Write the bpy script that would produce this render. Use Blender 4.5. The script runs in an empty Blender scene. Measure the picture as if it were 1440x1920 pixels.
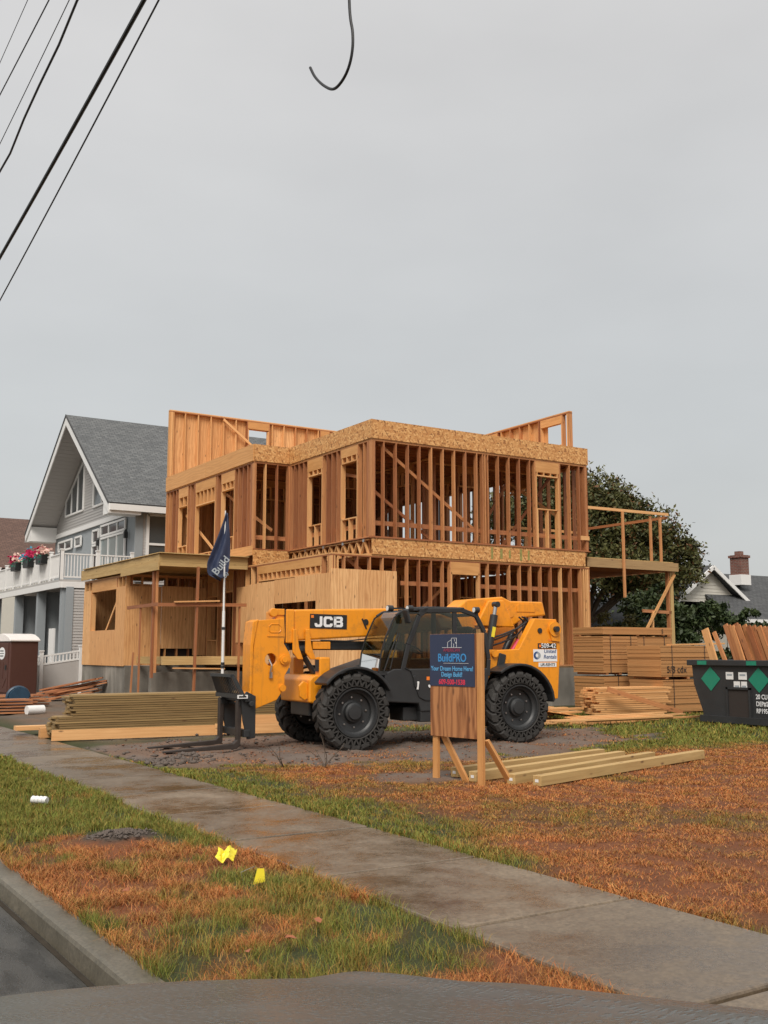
import bpy, math, random
import numpy as np
from mathutils import Matrix, Vector
random.seed(7); rng = np.random.default_rng(7)
SC = bpy.context.scene
COL = SC.collection
R = math.radians

# ------------------------------------------------------------------ camera
cam_d = bpy.data.cameras.new('camera'); cam = bpy.data.objects.new('camera', cam_d); COL.objects.link(cam)
cam_d.sensor_fit = 'VERTICAL'; cam_d.sensor_height = 34.6; cam_d.lens = 35.0
cam_d.clip_start = 0.05; cam_d.clip_end = 5000
HEAD = R(32.3); PITCH = math.atan(260/1942)
cam.location = (0, 0, 1.65)
cam.rotation_euler = (R(90)+PITCH, 0, -HEAD)
SC.camera = cam

# ------------------------------------------------------------------ world, sun, exposure
world = bpy.data.worlds.new('World'); SC.world = world; world.use_nodes = True
wn = world.node_tree.nodes; wl = world.node_tree.links; wn.clear()
SUN_EL, SUN_AZ = R(48), R(222)        # azimuth clockwise from +Y
sky = wn.new('ShaderNodeTexSky'); sky.sky_type = 'NISHITA'; sky.sun_disc = False
sky.sun_elevation = SUN_EL; sky.sun_rotation = SUN_AZ; sky.air_density = 1.0; sky.dust_density = 6.0
tc = wn.new('ShaderNodeTexCoord')
sep = wn.new('ShaderNodeSeparateXYZ'); wl.new(tc.outputs['Generated'], sep.inputs[0])
ramp = wn.new('ShaderNodeValToRGB')                       # overcast cloud deck, brighter towards the zenith
ramp.color_ramp.elements[0].position = 0.0; ramp.color_ramp.elements[0].color = (0.288, 0.294, 0.292, 1)
ramp.color_ramp.elements[1].position = 1.0; ramp.color_ramp.elements[1].color = (0.48, 0.475, 0.46, 1)
e = ramp.color_ramp.elements.new(0.24); e.color = (0.292, 0.296, 0.291, 1)
e = ramp.color_ramp.elements.new(0.52); e.color = (0.33, 0.324, 0.315, 1)
wl.new(sep.outputs['Z'], ramp.inputs[0])
mp = wn.new('ShaderNodeMapping'); mp.inputs['Scale'].default_value = (1.3, 1.3, 3.2); wl.new(tc.outputs['Generated'], mp.inputs[0])
nz = wn.new('ShaderNodeTexNoise'); nz.inputs['Scale'].default_value = 1.6; nz.inputs['Detail'].default_value = 5; wl.new(mp.outputs[0], nz.inputs[0])
mr = wn.new('ShaderNodeMapRange'); mr.inputs[1].default_value = .3; mr.inputs[2].default_value = .75; mr.inputs[3].default_value = .92; mr.inputs[4].default_value = 1.08
wl.new(nz.outputs[0], mr.inputs[0])
mul = wn.new('ShaderNodeVectorMath'); mul.operation = 'SCALE'; wl.new(ramp.outputs[0], mul.inputs[0]); wl.new(mr.outputs[0], mul.inputs['Scale'])
skys = wn.new('ShaderNodeVectorMath'); skys.operation = 'SCALE'; skys.inputs['Scale'].default_value = 0.012; wl.new(sky.outputs[0], skys.inputs[0])
addn = wn.new('ShaderNodeVectorMath'); addn.operation = 'ADD'; wl.new(mul.outputs[0], addn.inputs[0]); wl.new(skys.outputs[0], addn.inputs[1])
bg = wn.new('ShaderNodeBackground'); bg.inputs[1].default_value = 1.0; wl.new(addn.outputs[0], bg.inputs[0])
wo = wn.new('ShaderNodeOutputWorld'); wl.new(bg.outputs[0], wo.inputs[0])
sd = bpy.data.lights.new('sun', 'SUN'); sd.energy = 1.5; sd.angle = R(26); sd.color = (1, .95, .88)
so = bpy.data.objects.new('sun', sd); COL.objects.link(so)
sv = Vector((math.sin(SUN_AZ)*math.cos(SUN_EL), math.cos(SUN_AZ)*math.cos(SUN_EL), math.sin(SUN_EL)))
so.rotation_euler = sv.to_track_quat('Z', 'Y').to_euler(); so.location = (0, 0, 30)
SC.view_settings.view_transform = 'Standard'; SC.view_settings.look = 'None'
SC.view_settings.gamma = 1; SC.view_settings.use_curve_mapping = False
SC.view_settings.exposure = 0.95
SC.render.engine = 'CYCLES'

# ------------------------------------------------------------------ materials
def newmat(name):
    m = bpy.data.materials.new(name); m.use_nodes = True
    n = m.node_tree.nodes; b = n['Principled BSDF']
    return m, n, m.node_tree.links, b
def plain(name, col, rough=.6, metal=0, noise=.12, scale=8., bump=0., spec=.5, coat=0.):
    """painted / solid surface with slight mottling and dirt"""
    m, n, l, b = newmat(name)
    t = n.new('ShaderNodeTexCoord'); z = n.new('ShaderNodeTexNoise'); z.inputs['Scale'].default_value = scale; z.inputs['Detail'].default_value = 6
    l.new(t.outputs['Object'], z.inputs[0])
    mx = n.new('ShaderNodeMix'); mx.data_type = 'RGBA'
    mx.inputs[6].default_value = tuple(c*(1-noise) for c in col)+(1,); mx.inputs[7].default_value = tuple(min(1, c*(1+noise)) for c in col)+(1,)
    l.new(z.outputs[0], mx.inputs[0]); l.new(mx.outputs[2], b.inputs['Base Color'])
    r = n.new('ShaderNodeMapRange'); r.inputs[3].default_value = max(.02, rough-.12); r.inputs[4].default_value = min(1, rough+.12); l.new(z.outputs[0], r.inputs[0]); l.new(r.outputs[0], b.inputs['Roughness'])
    b.inputs['Metallic'].default_value = metal; b.inputs['Specular IOR Level'].default_value = spec
    if coat: b.inputs['Coat Weight'].default_value = coat
    if bump:
        bp = n.new('ShaderNodeBump'); bp.inputs['Strength'].default_value = bump; bp.inputs['Distance'].default_value = .02
        z2 = n.new('ShaderNodeTexNoise'); z2.inputs['Scale'].default_value = scale*6; z2.inputs['Detail'].default_value = 5; l.new(t.outputs['Object'], z2.inputs[0])
        l.new(z2.outputs[0], bp.inputs['Height']); l.new(bp.outputs[0], b.inputs['Normal'])
    return m
def wood(name, cols, rough=.7, gscale=(1.2, 26, 26), knots=True, broad=False, contrast=1.):
    """sawn timber: grain along local X, each object its own tone"""
    m, n, l, b = newmat(name)
    t = n.new('ShaderNodeTexCoord'); oi = n.new('ShaderNodeObjectInfo')
    off = n.new('ShaderNodeVectorMath'); off.operation = 'SCALE'; off.inputs[0].default_value = (37, 91, 53); l.new(oi.outputs['Random'], off.inputs['Scale'])
    ad = n.new('ShaderNodeVectorMath'); ad.operation = 'ADD'; l.new(t.outputs['Object'], ad.inputs[0]); l.new(off.outputs[0], ad.inputs[1])
    mp = n.new('ShaderNodeMapping'); mp.inputs['Scale'].default_value = gscale; l.new(ad.outputs[0], mp.inputs[0])
    z = n.new('ShaderNodeTexNoise'); z.inputs['Scale'].default_value = 1.; z.inputs['Detail'].default_value = 7; z.inputs['Roughness'].default_value = .65; z.inputs['Distortion'].default_value = 1.4 if broad else .5
    l.new(mp.outputs[0], z.inputs[0])
    fac = z.outputs[0]
    if broad:
        w = n.new('ShaderNodeTexWave'); w.bands_direction = 'Y'; w.inputs['Scale'].default_value = 1.; w.inputs['Distortion'].default_value = 14.; w.inputs['Detail'].default_value = 3; w.inputs['Detail Scale'].default_value = .8
        mp2 = n.new('ShaderNodeMapping'); mp2.inputs['Scale'].default_value = (.7, 3.2, 3.2); l.new(ad.outputs[0], mp2.inputs[0]); l.new(mp2.outputs[0], w.inputs[0])
        ma = n.new('ShaderNodeMath'); ma.operation = 'MULTIPLY_ADD'; l.new(w.outputs['Fac'], ma.inputs[0]); ma.inputs[1].default_value = .22; 
        mb = n.new('ShaderNodeMath'); mb.operation = 'MULTIPLY'; mb.inputs[1].default_value = .85; l.new(z.outputs[0], mb.inputs[0]); l.new(mb.outputs[0], ma.inputs[2]); fac = ma.outputs[0]
    cr = n.new('ShaderNodeValToRGB'); el = cr.color_ramp.elements
    el[0].position = .5-.22*contrast; el[0].color = cols[0]+(1,); el[1].position = .5+.2*contrast; el[1].color = cols[1]+(1,)
    l.new(fac, cr.inputs[0])
    # per-board tone
    cr2 = n.new('ShaderNodeValToRGB'); el = cr2.color_ramp.elements
    el[0].color = cols[2]+(1,); el[1].color = cols[3]+(1,)
    l.new(oi.outputs['Random'], cr2.inputs[0])
    mx = n.new('ShaderNodeMix'); mx.data_type = 'RGBA'; mx.blend_type = 'MULTIPLY'; mx.inputs[0].default_value = 1
    l.new(cr.outputs[0], mx.inputs[6]); l.new(cr2.outputs[0], mx.inputs[7])
    out = mx.outputs[2]
    if knots:
        v = n.new('ShaderNodeTexVoronoi'); v.inputs['Scale'].default_value = 1.; mp3 = n.new('ShaderNodeMapping'); mp3.inputs['Scale'].default_value = (2.2, 6, 6); l.new(ad.outputs[0], mp3.inputs[0]); l.new(mp3.outputs[0], v.inputs[0])
        kr = n.new('ShaderNodeMapRange'); kr.inputs[1].default_value = .05; kr.inputs[2].default_value = .14; kr.inputs[3].default_value = .75; kr.inputs[4].default_value = 0; l.new(v.outputs['Distance'], kr.inputs[0])
        mk = n.new('ShaderNodeMix'); mk.data_type = 'RGBA'; l.new(kr.outputs[0], mk.inputs[0]); l.new(out, mk.inputs[6]); mk.inputs[7].default_value = (.09, .035, .015, 1); out = mk.outputs[2]
    l.new(out, b.inputs['Base Color']); b.inputs['Roughness'].default_value = rough
    bp = n.new('ShaderNodeBump'); bp.inputs['Strength'].default_value = .25; bp.inputs['Distance'].default_value = .004; l.new(z.outputs[0], bp.inputs['Height']); l.new(bp.outputs[0], b.inputs['Normal'])
    return m
W1 = (1, 1, 1)
M = {}
M['stud'] = wood('fir_stud', [(.38, .155, .06), (.68, .335, .135), (.52, .38, .33), (1, .97, .92)], .65)
M['fresh'] = wood('fresh_pine', [(.62, .315, .12), (.82, .475, .21), (.8, .72, .62), W1], .65)
M['red'] = wood('cedar_red', [(.34, .125, .05), (.54, .245, .1), (.6, .5, .46), W1], .6)
M['treated'] = wood('treated_pine', [(.42, .26, .1), (.6, .42, .185), (.82, .8, .74), W1], .65)
M['treated_dark'] = wood('treated_plank', [(.25, .155, .062), (.42, .285, .12), (.62, .6, .56), W1], .65)
M['legwood'] = wood('sign_timber', [(.46, .2, .06), (.66, .34, .12), (.9, .85, .8), W1], .6)
M['deckbrown'] = wood('deck_timber', [(.3, .18, .08), (.46, .3, .14), (.8, .78, .75), W1], .65)
M['ply'] = wood('plywood_face', [(.56, .275, .105), (.79, .465, .21), (.84, .76, .68), W1], .7, gscale=(1.3, 11, 11), broad=True, contrast=.95)
M['lvl'] = wood('laminated_beam', [(.52, .245, .08), (.66, .34, .125), (.9, .88, .8), W1], .6, gscale=(.8, 16, 16), knots=False, broad=True)
M['signply'] = wood('stained_plywood', [(.17, .058, .017), (.46, .21, .08), (.95, .9, .9), W1], .55, gscale=(.8, 9, 9), broad=True, contrast=.75)
M['sheet'] = wood('sheet_stack_edge', [(.4, .19, .065), (.5, .26, .1), (.86, .82, .78), W1], .75, gscale=(1.5, 2, 110), knots=False)
M['dark'] = plain('painted_opening_shade', (.03, .022, .018), .9)  # shade inside openings, put into a near-black colour
M['subfloor'] = wood('subfloor', [(.3, .18, .08), (.42, .26, .13), (.8, .8, .8), W1], .8, knots=False)
def osb():
    m, n, l, b = newmat('oriented_strand_board')
    t = n.new('ShaderNodeTexCoord'); oi = n.new('ShaderNodeObjectInfo')
    prev = None
    zz = n.new('ShaderNodeTexNoise'); zz.inputs['Scale'].default_value = 9; l.new(t.outputs['Object'], zz.inputs[0])
    for i, (ang, sc) in enumerate(((0.35, 1.), (-.7, 1.15), (1.35, .9))):
        mp = n.new('ShaderNodeMapping'); mp.inputs['Rotation'].default_value = (ang, ang, ang); mp.inputs['Location'].default_value = (i*3.3, i*1.7, i); l.new(t.outputs['Object'], mp.inputs[0])
        mp2 = n.new('ShaderNodeMapping'); mp2.inputs['Scale'].default_value = (5*sc, 22*sc, 18*sc); l.new(mp.outputs[0], mp2.inputs[0])
        v = n.new('ShaderNodeTexVoronoi'); v.inputs['Scale'].default_value = 1; l.new(mp2.outputs[0], v.inputs[0])
        s = n.new('ShaderNodeSeparateColor'); l.new(v.outputs['Color'], s.inputs[0])
        if prev is None: prev = s.outputs[0]; sel = s.outputs[1]
        else:
            gt = n.new('ShaderNodeMath'); gt.operation = 'GREATER_THAN'; gt.inputs[1].default_value = .52; l.new(s.outputs[1], gt.inputs[0])
            mx = n.new('ShaderNodeMix'); mx.data_type = 'FLOAT'; l.new(gt.outputs[0], mx.inputs[0]); l.new(prev, mx.inputs[2]); l.new(s.outputs[0], mx.inputs[3]); prev = mx.outputs[0]
    cr = n.new('ShaderNodeValToRGB'); el = cr.color_ramp.elements
    el[0].position = 0; el[0].color = (.25, .1, .028, 1); el[1].position = 1; el[1].color = (.74, .43, .17, 1)
    x = el.new(.3); x.color = (.5, .225, .07, 1); x = el.new(.7); x.color = (.6, .305, .105, 1)
    l.new(prev, cr.inputs[0]); l.new(cr.outputs[0], b.inputs['Base Color']); b.inputs['Roughness'].default_value = .6
    bp = n.new('ShaderNodeBump'); bp.inputs['Strength'].default_value = .3; bp.inputs['Distance'].default_value = .004; l.new(prev, bp.inputs['Height']); l.new(bp.outputs[0], b.inputs['Normal'])
    return m
M['osb'] = osb()
def blockwall(name, c1, c2, mortar, bw, bh, stain=True, rough=.85, mort=.012, axis='XZ', bumpd=.01):
    m, n, l, b = newmat(name)
    t = n.new('ShaderNodeTexCoord'); sp = n.new('ShaderNodeSeparateXYZ'); l.new(t.outputs['Object'], sp.inputs[0])
    cb = n.new('ShaderNodeCombineXYZ')
    if axis == 'XYZ':
        ad = n.new('ShaderNodeMath'); ad.operation = 'ADD'; l.new(sp.outputs['X'], ad.inputs[0]); l.new(sp.outputs['Y'], ad.inputs[1]); l.new(ad.outputs[0], cb.inputs[0]); l.new(sp.outputs['Z'], cb.inputs[1])
    else:
        l.new(sp.outputs[axis[0]], cb.inputs[0]); l.new(sp.outputs[axis[1]], cb.inputs[1])
    br = n.new('ShaderNodeTexBrick'); l.new(cb.outputs[0], br.inputs[0])
    br.inputs['Scale'].default_value = 1; br.inputs['Brick Width'].default_value = bw; br.inputs['Row Height'].default_value = bh; br.inputs['Mortar Size'].default_value = mort
    br.inputs['Color1'].default_value = c1+(1,); br.inputs['Color2'].default_value = c2+(1,); br.inputs['Mortar'].default_value = mortar+(1,)
    out = br.outputs['Color']
    z = n.new('ShaderNodeTexNoise'); z.inputs['Scale'].default_value = 1.; z.inputs['Detail'].default_value = 6
    mp = n.new('ShaderNodeMapping'); mp.inputs['Scale'].default_value = (1.6, 1.6, .5) if stain else (6, 6, 6); l.new(t.outputs['Object'], mp.inputs[0]); l.new(mp.outputs[0], z.inputs[0])
    r = n.new('ShaderNodeMapRange'); r.inputs[1].default_value = .35; r.inputs[2].default_value = .68; r.inputs[3].default_value = .68 if stain else .85; r.inputs[4].default_value = 1.28 if stain else 1.12; l.new(z.outputs[0], r.inputs[0])
    sc = n.new('ShaderNodeVectorMath'); sc.operation = 'SCALE'; l.new(out, sc.inputs[0]); l.new(r.outputs[0], sc.inputs['Scale'])
    l.new(sc.outputs[0], b.inputs['Base Color']); b.inputs['Roughness'].default_value = rough
    bp = n.new('ShaderNodeBump'); bp.inputs['Strength'].default_value = .6; bp.inputs['Distance'].default_value = bumpd; bp.invert = True; l.new(br.outputs['Fac'], bp.inputs['Height']); l.new(bp.outputs[0], b.inputs['Normal'])
    return m
def parge():
    m, n, l, b = newmat('stained_parging'); t = n.new('ShaderNodeTexCoord')
    def nz_(sc, det=6):
        p = n.new('ShaderNodeMapping'); p.inputs['Scale'].default_value = sc; l.new(t.outputs['Object'], p.inputs[0]); z = n.new('ShaderNodeTexNoise'); z.inputs['Scale'].default_value = 1; z.inputs['Detail'].default_value = det; l.new(p.outputs[0], z.inputs[0]); return z.outputs[0]
    a = nz_((2.4, 2.4, .45)); c = nz_((.8, .8, .9)); f = nz_((14, 14, 14))
    cr = n.new('ShaderNodeValToRGB'); el = cr.color_ramp.elements; el[0].position = .4; el[0].color = (.12, .108, .09, 1); el[1].position = .62; el[1].color = (.3, .275, .235, 1); x = el.new(.52); x.color = (.19, .172, .145, 1)
    ad = n.new('ShaderNodeMath'); ad.operation = 'ADD'; l.new(a, ad.inputs[0]); l.new(c, ad.inputs[1]); hf = n.new('ShaderNodeMath'); hf.operation = 'MULTIPLY'; hf.inputs[1].default_value = .5; l.new(ad.outputs[0], hf.inputs[0]); l.new(hf.outputs[0], cr.inputs[0])
    l.new(cr.outputs[0], b.inputs['Base Color']); b.inputs['Roughness'].default_value = .8
    bp = n.new('ShaderNodeBump'); bp.inputs['Strength'].default_value = .3; bp.inputs['Distance'].default_value = .01; l.new(f, bp.inputs['Height']); l.new(bp.outputs[0], b.inputs['Normal']); return m
M['block'] = parge()
M['shingle'] = blockwall('grey_shingles', (.15, .155, .155), (.095, .1, .103), (.05, .05, .05), .3, .14, stain=False, axis='XY')
M['shingle_brown'] = blockwall('brown_shingles', (.14, .08, .06), (.1, .055, .04), (.05, .03, .025), .3, .16, stain=False, axis='XY')
M['shingle_dark'] = blockwall('charcoal_shingles', (.085, .087, .088), (.06, .062, .065), (.03, .03, .03), .3, .15, stain=False, axis='XY')
M['brick'] = blockwall('red_brick', (.2, .06, .04), (.14, .04, .03), (.2, .17, .14), .21, .075, stain=False, axis='XYZ')
M['vinyl'] = plain('vinyl_siding', (.4, .385, .37), .5, noise=.05)
M['soffit'] = plain('soffit_vinyl', (.42, .4, .38), .55, noise=.05)
M['bluegrey'] = plain('blue_grey_stucco', (.28, .305, .32), .8, noise=.06, bump=.1)
M['white'] = plain('white_vinyl_trim', (.74, .73, .71), .45, noise=.04)
M['cream'] = plain('cream_siding', (.6, .57, .5), .6, noise=.06)
M['pane'] = plain('window_pane', (.05, .06, .065), .06, noise=.2, scale=1., spec=.9)
M['doorpane'] = plain('door_pane', (.25, .3, .3), .08, noise=.15, scale=1., spec=.9)
def grimy_yellow():
    m = plain('machine_yellow', (.8, .285, .01), .4, noise=.08, scale=3, coat=.15); n = m.node_tree.nodes; l = m.node_tree.links; b = n['Principled BSDF']
    src = b.inputs['Base Color'].links[0].from_socket; t = n.new('ShaderNodeTexCoord'); z = n.new('ShaderNodeTexNoise'); z.inputs['Scale'].default_value = 5; z.inputs['Detail'].default_value = 9; z.inputs['Roughness'].default_value = .7; l.new(t.outputs['Object'], z.inputs[0])
    r = n.new('ShaderNodeMapRange'); r.inputs[1].default_value = .52; r.inputs[2].default_value = .78; r.inputs[3].default_value = 0; r.inputs[4].default_value = .75; l.new(z.outputs[0], r.inputs[0])
    z2 = n.new('ShaderNodeTexNoise'); z2.inputs['Scale'].default_value = 1; z2.inputs['Detail'].default_value = 5; p = n.new('ShaderNodeMapping'); p.inputs['Scale'].default_value = (16, 16, 1.3); l.new(t.outputs['Object'], p.inputs[0]); l.new(p.outputs[0], z2.inputs[0])
    r2 = n.new('ShaderNodeMapRange'); r2.inputs[1].default_value = .55; r2.inputs[2].default_value = .8; r2.inputs[3].default_value = 0; r2.inputs[4].default_value = .5; l.new(z2.outputs[0], r2.inputs[0])
    mx_ = n.new('ShaderNodeMath'); mx_.operation = 'MAXIMUM'; l.new(r.outputs[0], mx_.inputs[0]); l.new(r2.outputs[0], mx_.inputs[1])
    mx = n.new('ShaderNodeMix'); mx.data_type = 'RGBA'; l.new(mx_.outputs[0], mx.inputs[0]); l.new(src, mx.inputs[6]); mx.inputs[7].default_value = (.3, .13, .03, 1); l.new(mx.outputs[2], b.inputs['Base Color']); return m
M['yellow'] = grimy_yellow()
M['black'] = plain('black_paint', (.022, .023, .024), .42, noise=.3, scale=5)
M['greyblack'] = plain('charcoal_panel', (.024, .025, .026), .45, noise=.25, scale=4)
M['rubber'] = plain('worn_rubber', (.03, .0275, .025), .78, noise=.6, scale=5, bump=.3)
M['rubber_pale'] = plain('dusty_rubber', (.058, .055, .051), .85, noise=.35, scale=7, bump=.3)
M['steel'] = plain('steel', (.5, .5, .5), .3, metal=1.)
M['rust'] = plain('fork_steel', (.05, .038, .032), .55, noise=.4, scale=7, metal=.4)
M['navy'] = plain('navy_print', (.027, .036, .075), .5, noise=.1)
M['blue_ink'] = plain('blue_ink', (.045, .24, .52), .5, noise=.05)
M['sky_ink'] = plain('pale_blue_ink', (.1, .34, .6), .5, noise=.05)
M['red_ink'] = plain('red_ink', (.62, .035, .075), .5, noise=.05)
M['dullred_ink'] = plain('dull_red_ink', (.24, .035, .07), .5, noise=.05)
M['white_ink'] = plain('white_ink', (.75, .75, .75), .5, noise=.03)
M['black_ink'] = plain('black_ink', (.015, .015, .015), .5, noise=.03)
M['orange_ink'] = plain('orange_ink', (.8, .2, .02), .5, noise=.03)
M['grey_ink'] = plain('grey_ink', (.3, .33, .35), .5, noise=.03)
M['navy_ink'] = plain('navy_ink', (.02, .06, .18), .5, noise=.03)
M['dumpster'] = plain('dumpster_black', (.022, .023, .024), .55, noise=.45, scale=3, bump=.1)
M['green_ink'] = plain('green_panel', (.01, .2, .12), .5, noise=.1)
M['ink_smear'] = plain('green_ink_smear', (.26, .24, .07), .7, noise=.5, scale=14)
M['yellow_plastic'] = plain('yellow_plastic', (.8, .66, .04), .4, noise=.12, scale=20)
M['toilet'] = plain('brown_plastic', (.085, .035, .026), .5, noise=.1)
M['toilet_grey'] = plain('grey_plastic', (.3, .36, .36), .5, noise=.1)
M['toilet_roof'] = plain('white_plastic', (.72, .68, .65), .4, noise=.06)
M['tarp'] = plain('blue_membrane', (.02, .05, .085), .35, noise=.3)
M['whitewrap'] = plain('white_wrap', (.72, .71, .69), .45, noise=.1)
M['wire'] = plain('cable_black', (.012, .012, .013), .5)
M['pole'] = plain('weathered_pole', (.13, .1, .075), .9, noise=.25)
M['conc_kerb'] = plain('kerb_concrete', (.045, .037, .028), .95, noise=.4, scale=6, bump=.4, spec=.1)
M['leaf_dead'] = plain('dead_leaf', (.3, .1, .04), .7, noise=.3)
M['pot'] = plain('planter_black', (.02, .022, .022), .5)
M['flower_red'] = plain('flower_red', (.5, .01, .08), .6); M['flower_pink'] = plain('flower_pale', (.75, .5, .42), .6); M['flower_blue'] = plain('flower_blue', (.06, .3, .45), .6)
M['bark'] = plain('bark', (.09, .065, .045), .9, noise=.3, bump=.4)
def glass(name, tint, gl=.1):
    m, n, l, b = newmat(name); n.remove(b)
    tr = n.new('ShaderNodeBsdfTransparent'); tr.inputs[0].default_value = tint+(1,)
    g = n.new('ShaderNodeBsdfGlossy'); g.inputs['Roughness'].default_value = .03; g.inputs[0].default_value = (.9, .9, .9, 1)
    f = n.new('ShaderNodeFresnel'); f.inputs[0].default_value = 1.5
    a = n.new('ShaderNodeMath'); a.operation = 'ADD'; a.inputs[1].default_value = gl; l.new(f.outputs[0], a.inputs[0])
    mx = n.new('ShaderNodeMixShader'); l.new(a.outputs[0], mx.inputs[0]); l.new(tr.outputs[0], mx.inputs[1]); l.new(g.outputs[0], mx.inputs[2])
    l.new(mx.outputs[0], n['Material Output'].inputs[0]); return m
M['cabglass'] = glass('tinted_cab_glass', (.72, .72, .6), .0)

# ------------------------------------------------------------------ helpers
PM = {}
I4 = Matrix.Identity(4)
def place(o, mat=I4, parent=None):
    COL.objects.link(o); o.matrix_basis = mat; PM[o.name] = mat.copy()
    if parent is not None:
        o.parent = parent; o.matrix_parent_inverse = PM[parent.name].inverted()
    return o
def tag(o, label=None, cat=None, group=None, kind=None):
    if label: o['label'] = label
    if cat: o['category'] = cat
    if group: o['group'] = group
    if kind: o['kind'] = kind
    return o
def empty(name, loc, rz=0, label=None, cat=None, group=None):
    o = bpy.data.objects.new(name, None); o.empty_display_size = .2
    place(o, Matrix.Translation(loc) @ Matrix.Rotation(rz, 4, 'Z')); return tag(o, label, cat, group)
class MB:
    def __init__(s): s.v = []; s.f = []; s.mi = []; s.cm = 0
    def face(s, pts):
        i = len(s.v); s.v += [tuple(p) for p in pts]; s.f.append(tuple(range(i, i+len(pts)))); s.mi.append(s.cm); return s
    def box(s, c, d, rot=None):
        i = len(s.v); h = [x/2 for x in d]
        for sx in (-1, 1):
            for sy in (-1, 1):
                for sz in (-1, 1):
                    p = Vector((sx*h[0], sy*h[1], sz*h[2]))
                    if rot is not None: p = rot @ p
                    s.v.append((p[0]+c[0], p[1]+c[1], p[2]+c[2]))
        for q in ((0, 1, 3, 2), (4, 6, 7, 5), (0, 4, 5, 1), (2, 3, 7, 6), (0, 2, 6, 4), (1, 5, 7, 3)):
            s.f.append(tuple(i+k for k in q)); s.mi.append(s.cm)
        return s
    def bar(s, p0, p1, w, h=None, up=(0, 0, 1)):
        h = h or w; p0 = Vector(p0); p1 = Vector(p1); x = (p1-p0); L = x.length; x.normalize(); u = Vector(up)
        if abs(x.dot(u)) > .97: u = Vector((1, 0, 0)) if abs(x.x) < .9 else Vector((0, 1, 0))
        y = u.cross(x).normalized(); z = x.cross(y); rot = Matrix((x, y, z)).transposed()
        return s.box((p0+p1)/2, (L, w, h), rot)
    def cyl(s, p0, p1, r0, r1=None, n=12, cap=True):
        r1 = r0 if r1 is None else r1; p0 = Vector(p0); p1 = Vector(p1); a = (p1-p0).normalized()
        u = a.orthogonal().normalized(); w = a.cross(u); i = len(s.v)
        for k in range(n):
            t = 2*math.pi*k/n; d = u*math.cos(t)+w*math.sin(t); s.v.append(tuple(p0+d*r0)); s.v.append(tuple(p1+d*r1))
        for k in range(n):
            j = (k+1) % n; s.f.append((i+2*k, i+2*j, i+2*j+1, i+2*k+1)); s.mi.append(s.cm)
        if cap:
            s.f.append(tuple(i+2*k for k in range(n))[::-1]); s.mi.append(s.cm); s.f.append(tuple(i+2*k+1 for k in range(n))); s.mi.append(s.cm)
        return s
    def tube(s, pts, r, n=8):
        pts = [Vector(p) for p in pts]; i = len(s.v); m = len(pts); u = None
        for k, p in enumerate(pts):
            a = (pts[min(k+1, m-1)]-pts[max(k-1, 0)]).normalized()
            u = a.orthogonal().normalized() if u is None else (u-a*u.dot(a)).normalized()
            w = a.cross(u); rr = r[k] if isinstance(r, (list, tuple)) else r
            for q in range(n):
                t = 2*math.pi*q/n; s.v.append(tuple(p+(u*math.cos(t)+w*math.sin(t))*rr))
        for k in range(m-1):
            for q in range(n):
                j = (q+1) % n; s.f.append((i+k*n+q, i+k*n+j, i+(k+1)*n+j, i+(k+1)*n+q)); s.mi.append(s.cm)
        s.f.append(tuple(i+q for q in range(n))[::-1]); s.mi.append(s.cm); s.f.append(tuple(i+(m-1)*n+q for q in range(n))); s.mi.append(s.cm)
        return s
    def prism(s, poly, fn, t0, t1):
        """poly of (a,b); fn(a,b,t)->xyz; extruded t0..t1"""
        i = len(s.v); n = len(poly)
        for t in (t0, t1):
            for a, b in poly: s.v.append(tuple(fn(a, b, t)))
        s.f.append(tuple(range(i, i+n))[::-1]); s.mi.append(s.cm); s.f.append(tuple(range(i+n, i+2*n))); s.mi.append(s.cm)
        for k in range(n):
            j = (k+1) % n; s.f.append((i+k, i+j, i+n+j, i+n+k)); s.mi.append(s.cm)
        return s
    def lathe(s, prof, n=48, fn=lambda r, h, t: (r*math.cos(t), h, r*math.sin(t)), closed=False):
        i = len(s.v); m = len(prof)
        for k in range(n):
            t = 2*math.pi*k/n
            for r, h in prof: s.v.append(fn(r, h, t))
        for k in range(n):
            j = (k+1) % n
            for q in range(m if closed else m-1):
                q2 = (q+1) % m; s.f.append((i+k*m+q, i+k*m+q2, i+j*m+q2, i+j*m+q)); s.mi.append(s.cm)
        return s
    def mesh(s, name, mats):
        me = bpy.data.meshes.new(name); me.from_pydata(s.v, [], s.f)
        for m in (mats if isinstance(mats, (list, tuple)) else [mats]): me.materials.append(m)
        if len(me.materials) > 1: me.polygons.foreach_set('material_index', s.mi)
        import bmesh as _b
        bm = _b.new(); bm.from_mesh(me); _b.ops.recalc_face_normals(bm, faces=bm.faces); bm.to_mesh(me); bm.free()
        return me
    def build(s, name, mats, parent=None, mat=I4, smooth=False, bevel=0):
        me = s.mesh(name, mats); o = bpy.data.objects.new(name, me); place(o, mat, parent)
        if smooth:
            me.shade_smooth(); me.set_sharp_from_angle(angle=R(35))
        if bevel:
            b = o.modifiers.new('bevel', 'BEVEL'); b.width = bevel; b.segments = 2; b.limit_method = 'ANGLE'
        return o
_bc = {}
def frame(p0, p1, up=(0, 0, 1)):
    p0 = Vector(p0); p1 = Vector(p1); x = p1-p0; L = x.length; x.normalize(); u = Vector(up)
    if abs(x.dot(u)) > .97: u = Vector((0, 1, 0)) if abs(x.y) < .9 else Vector((1, 0, 0))
    y = u.cross(x).normalized(); z = x.cross(y); m = Matrix((x, y, z)).transposed().to_4x4(); m.translation = (p0+p1)/2
    return m, L
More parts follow.
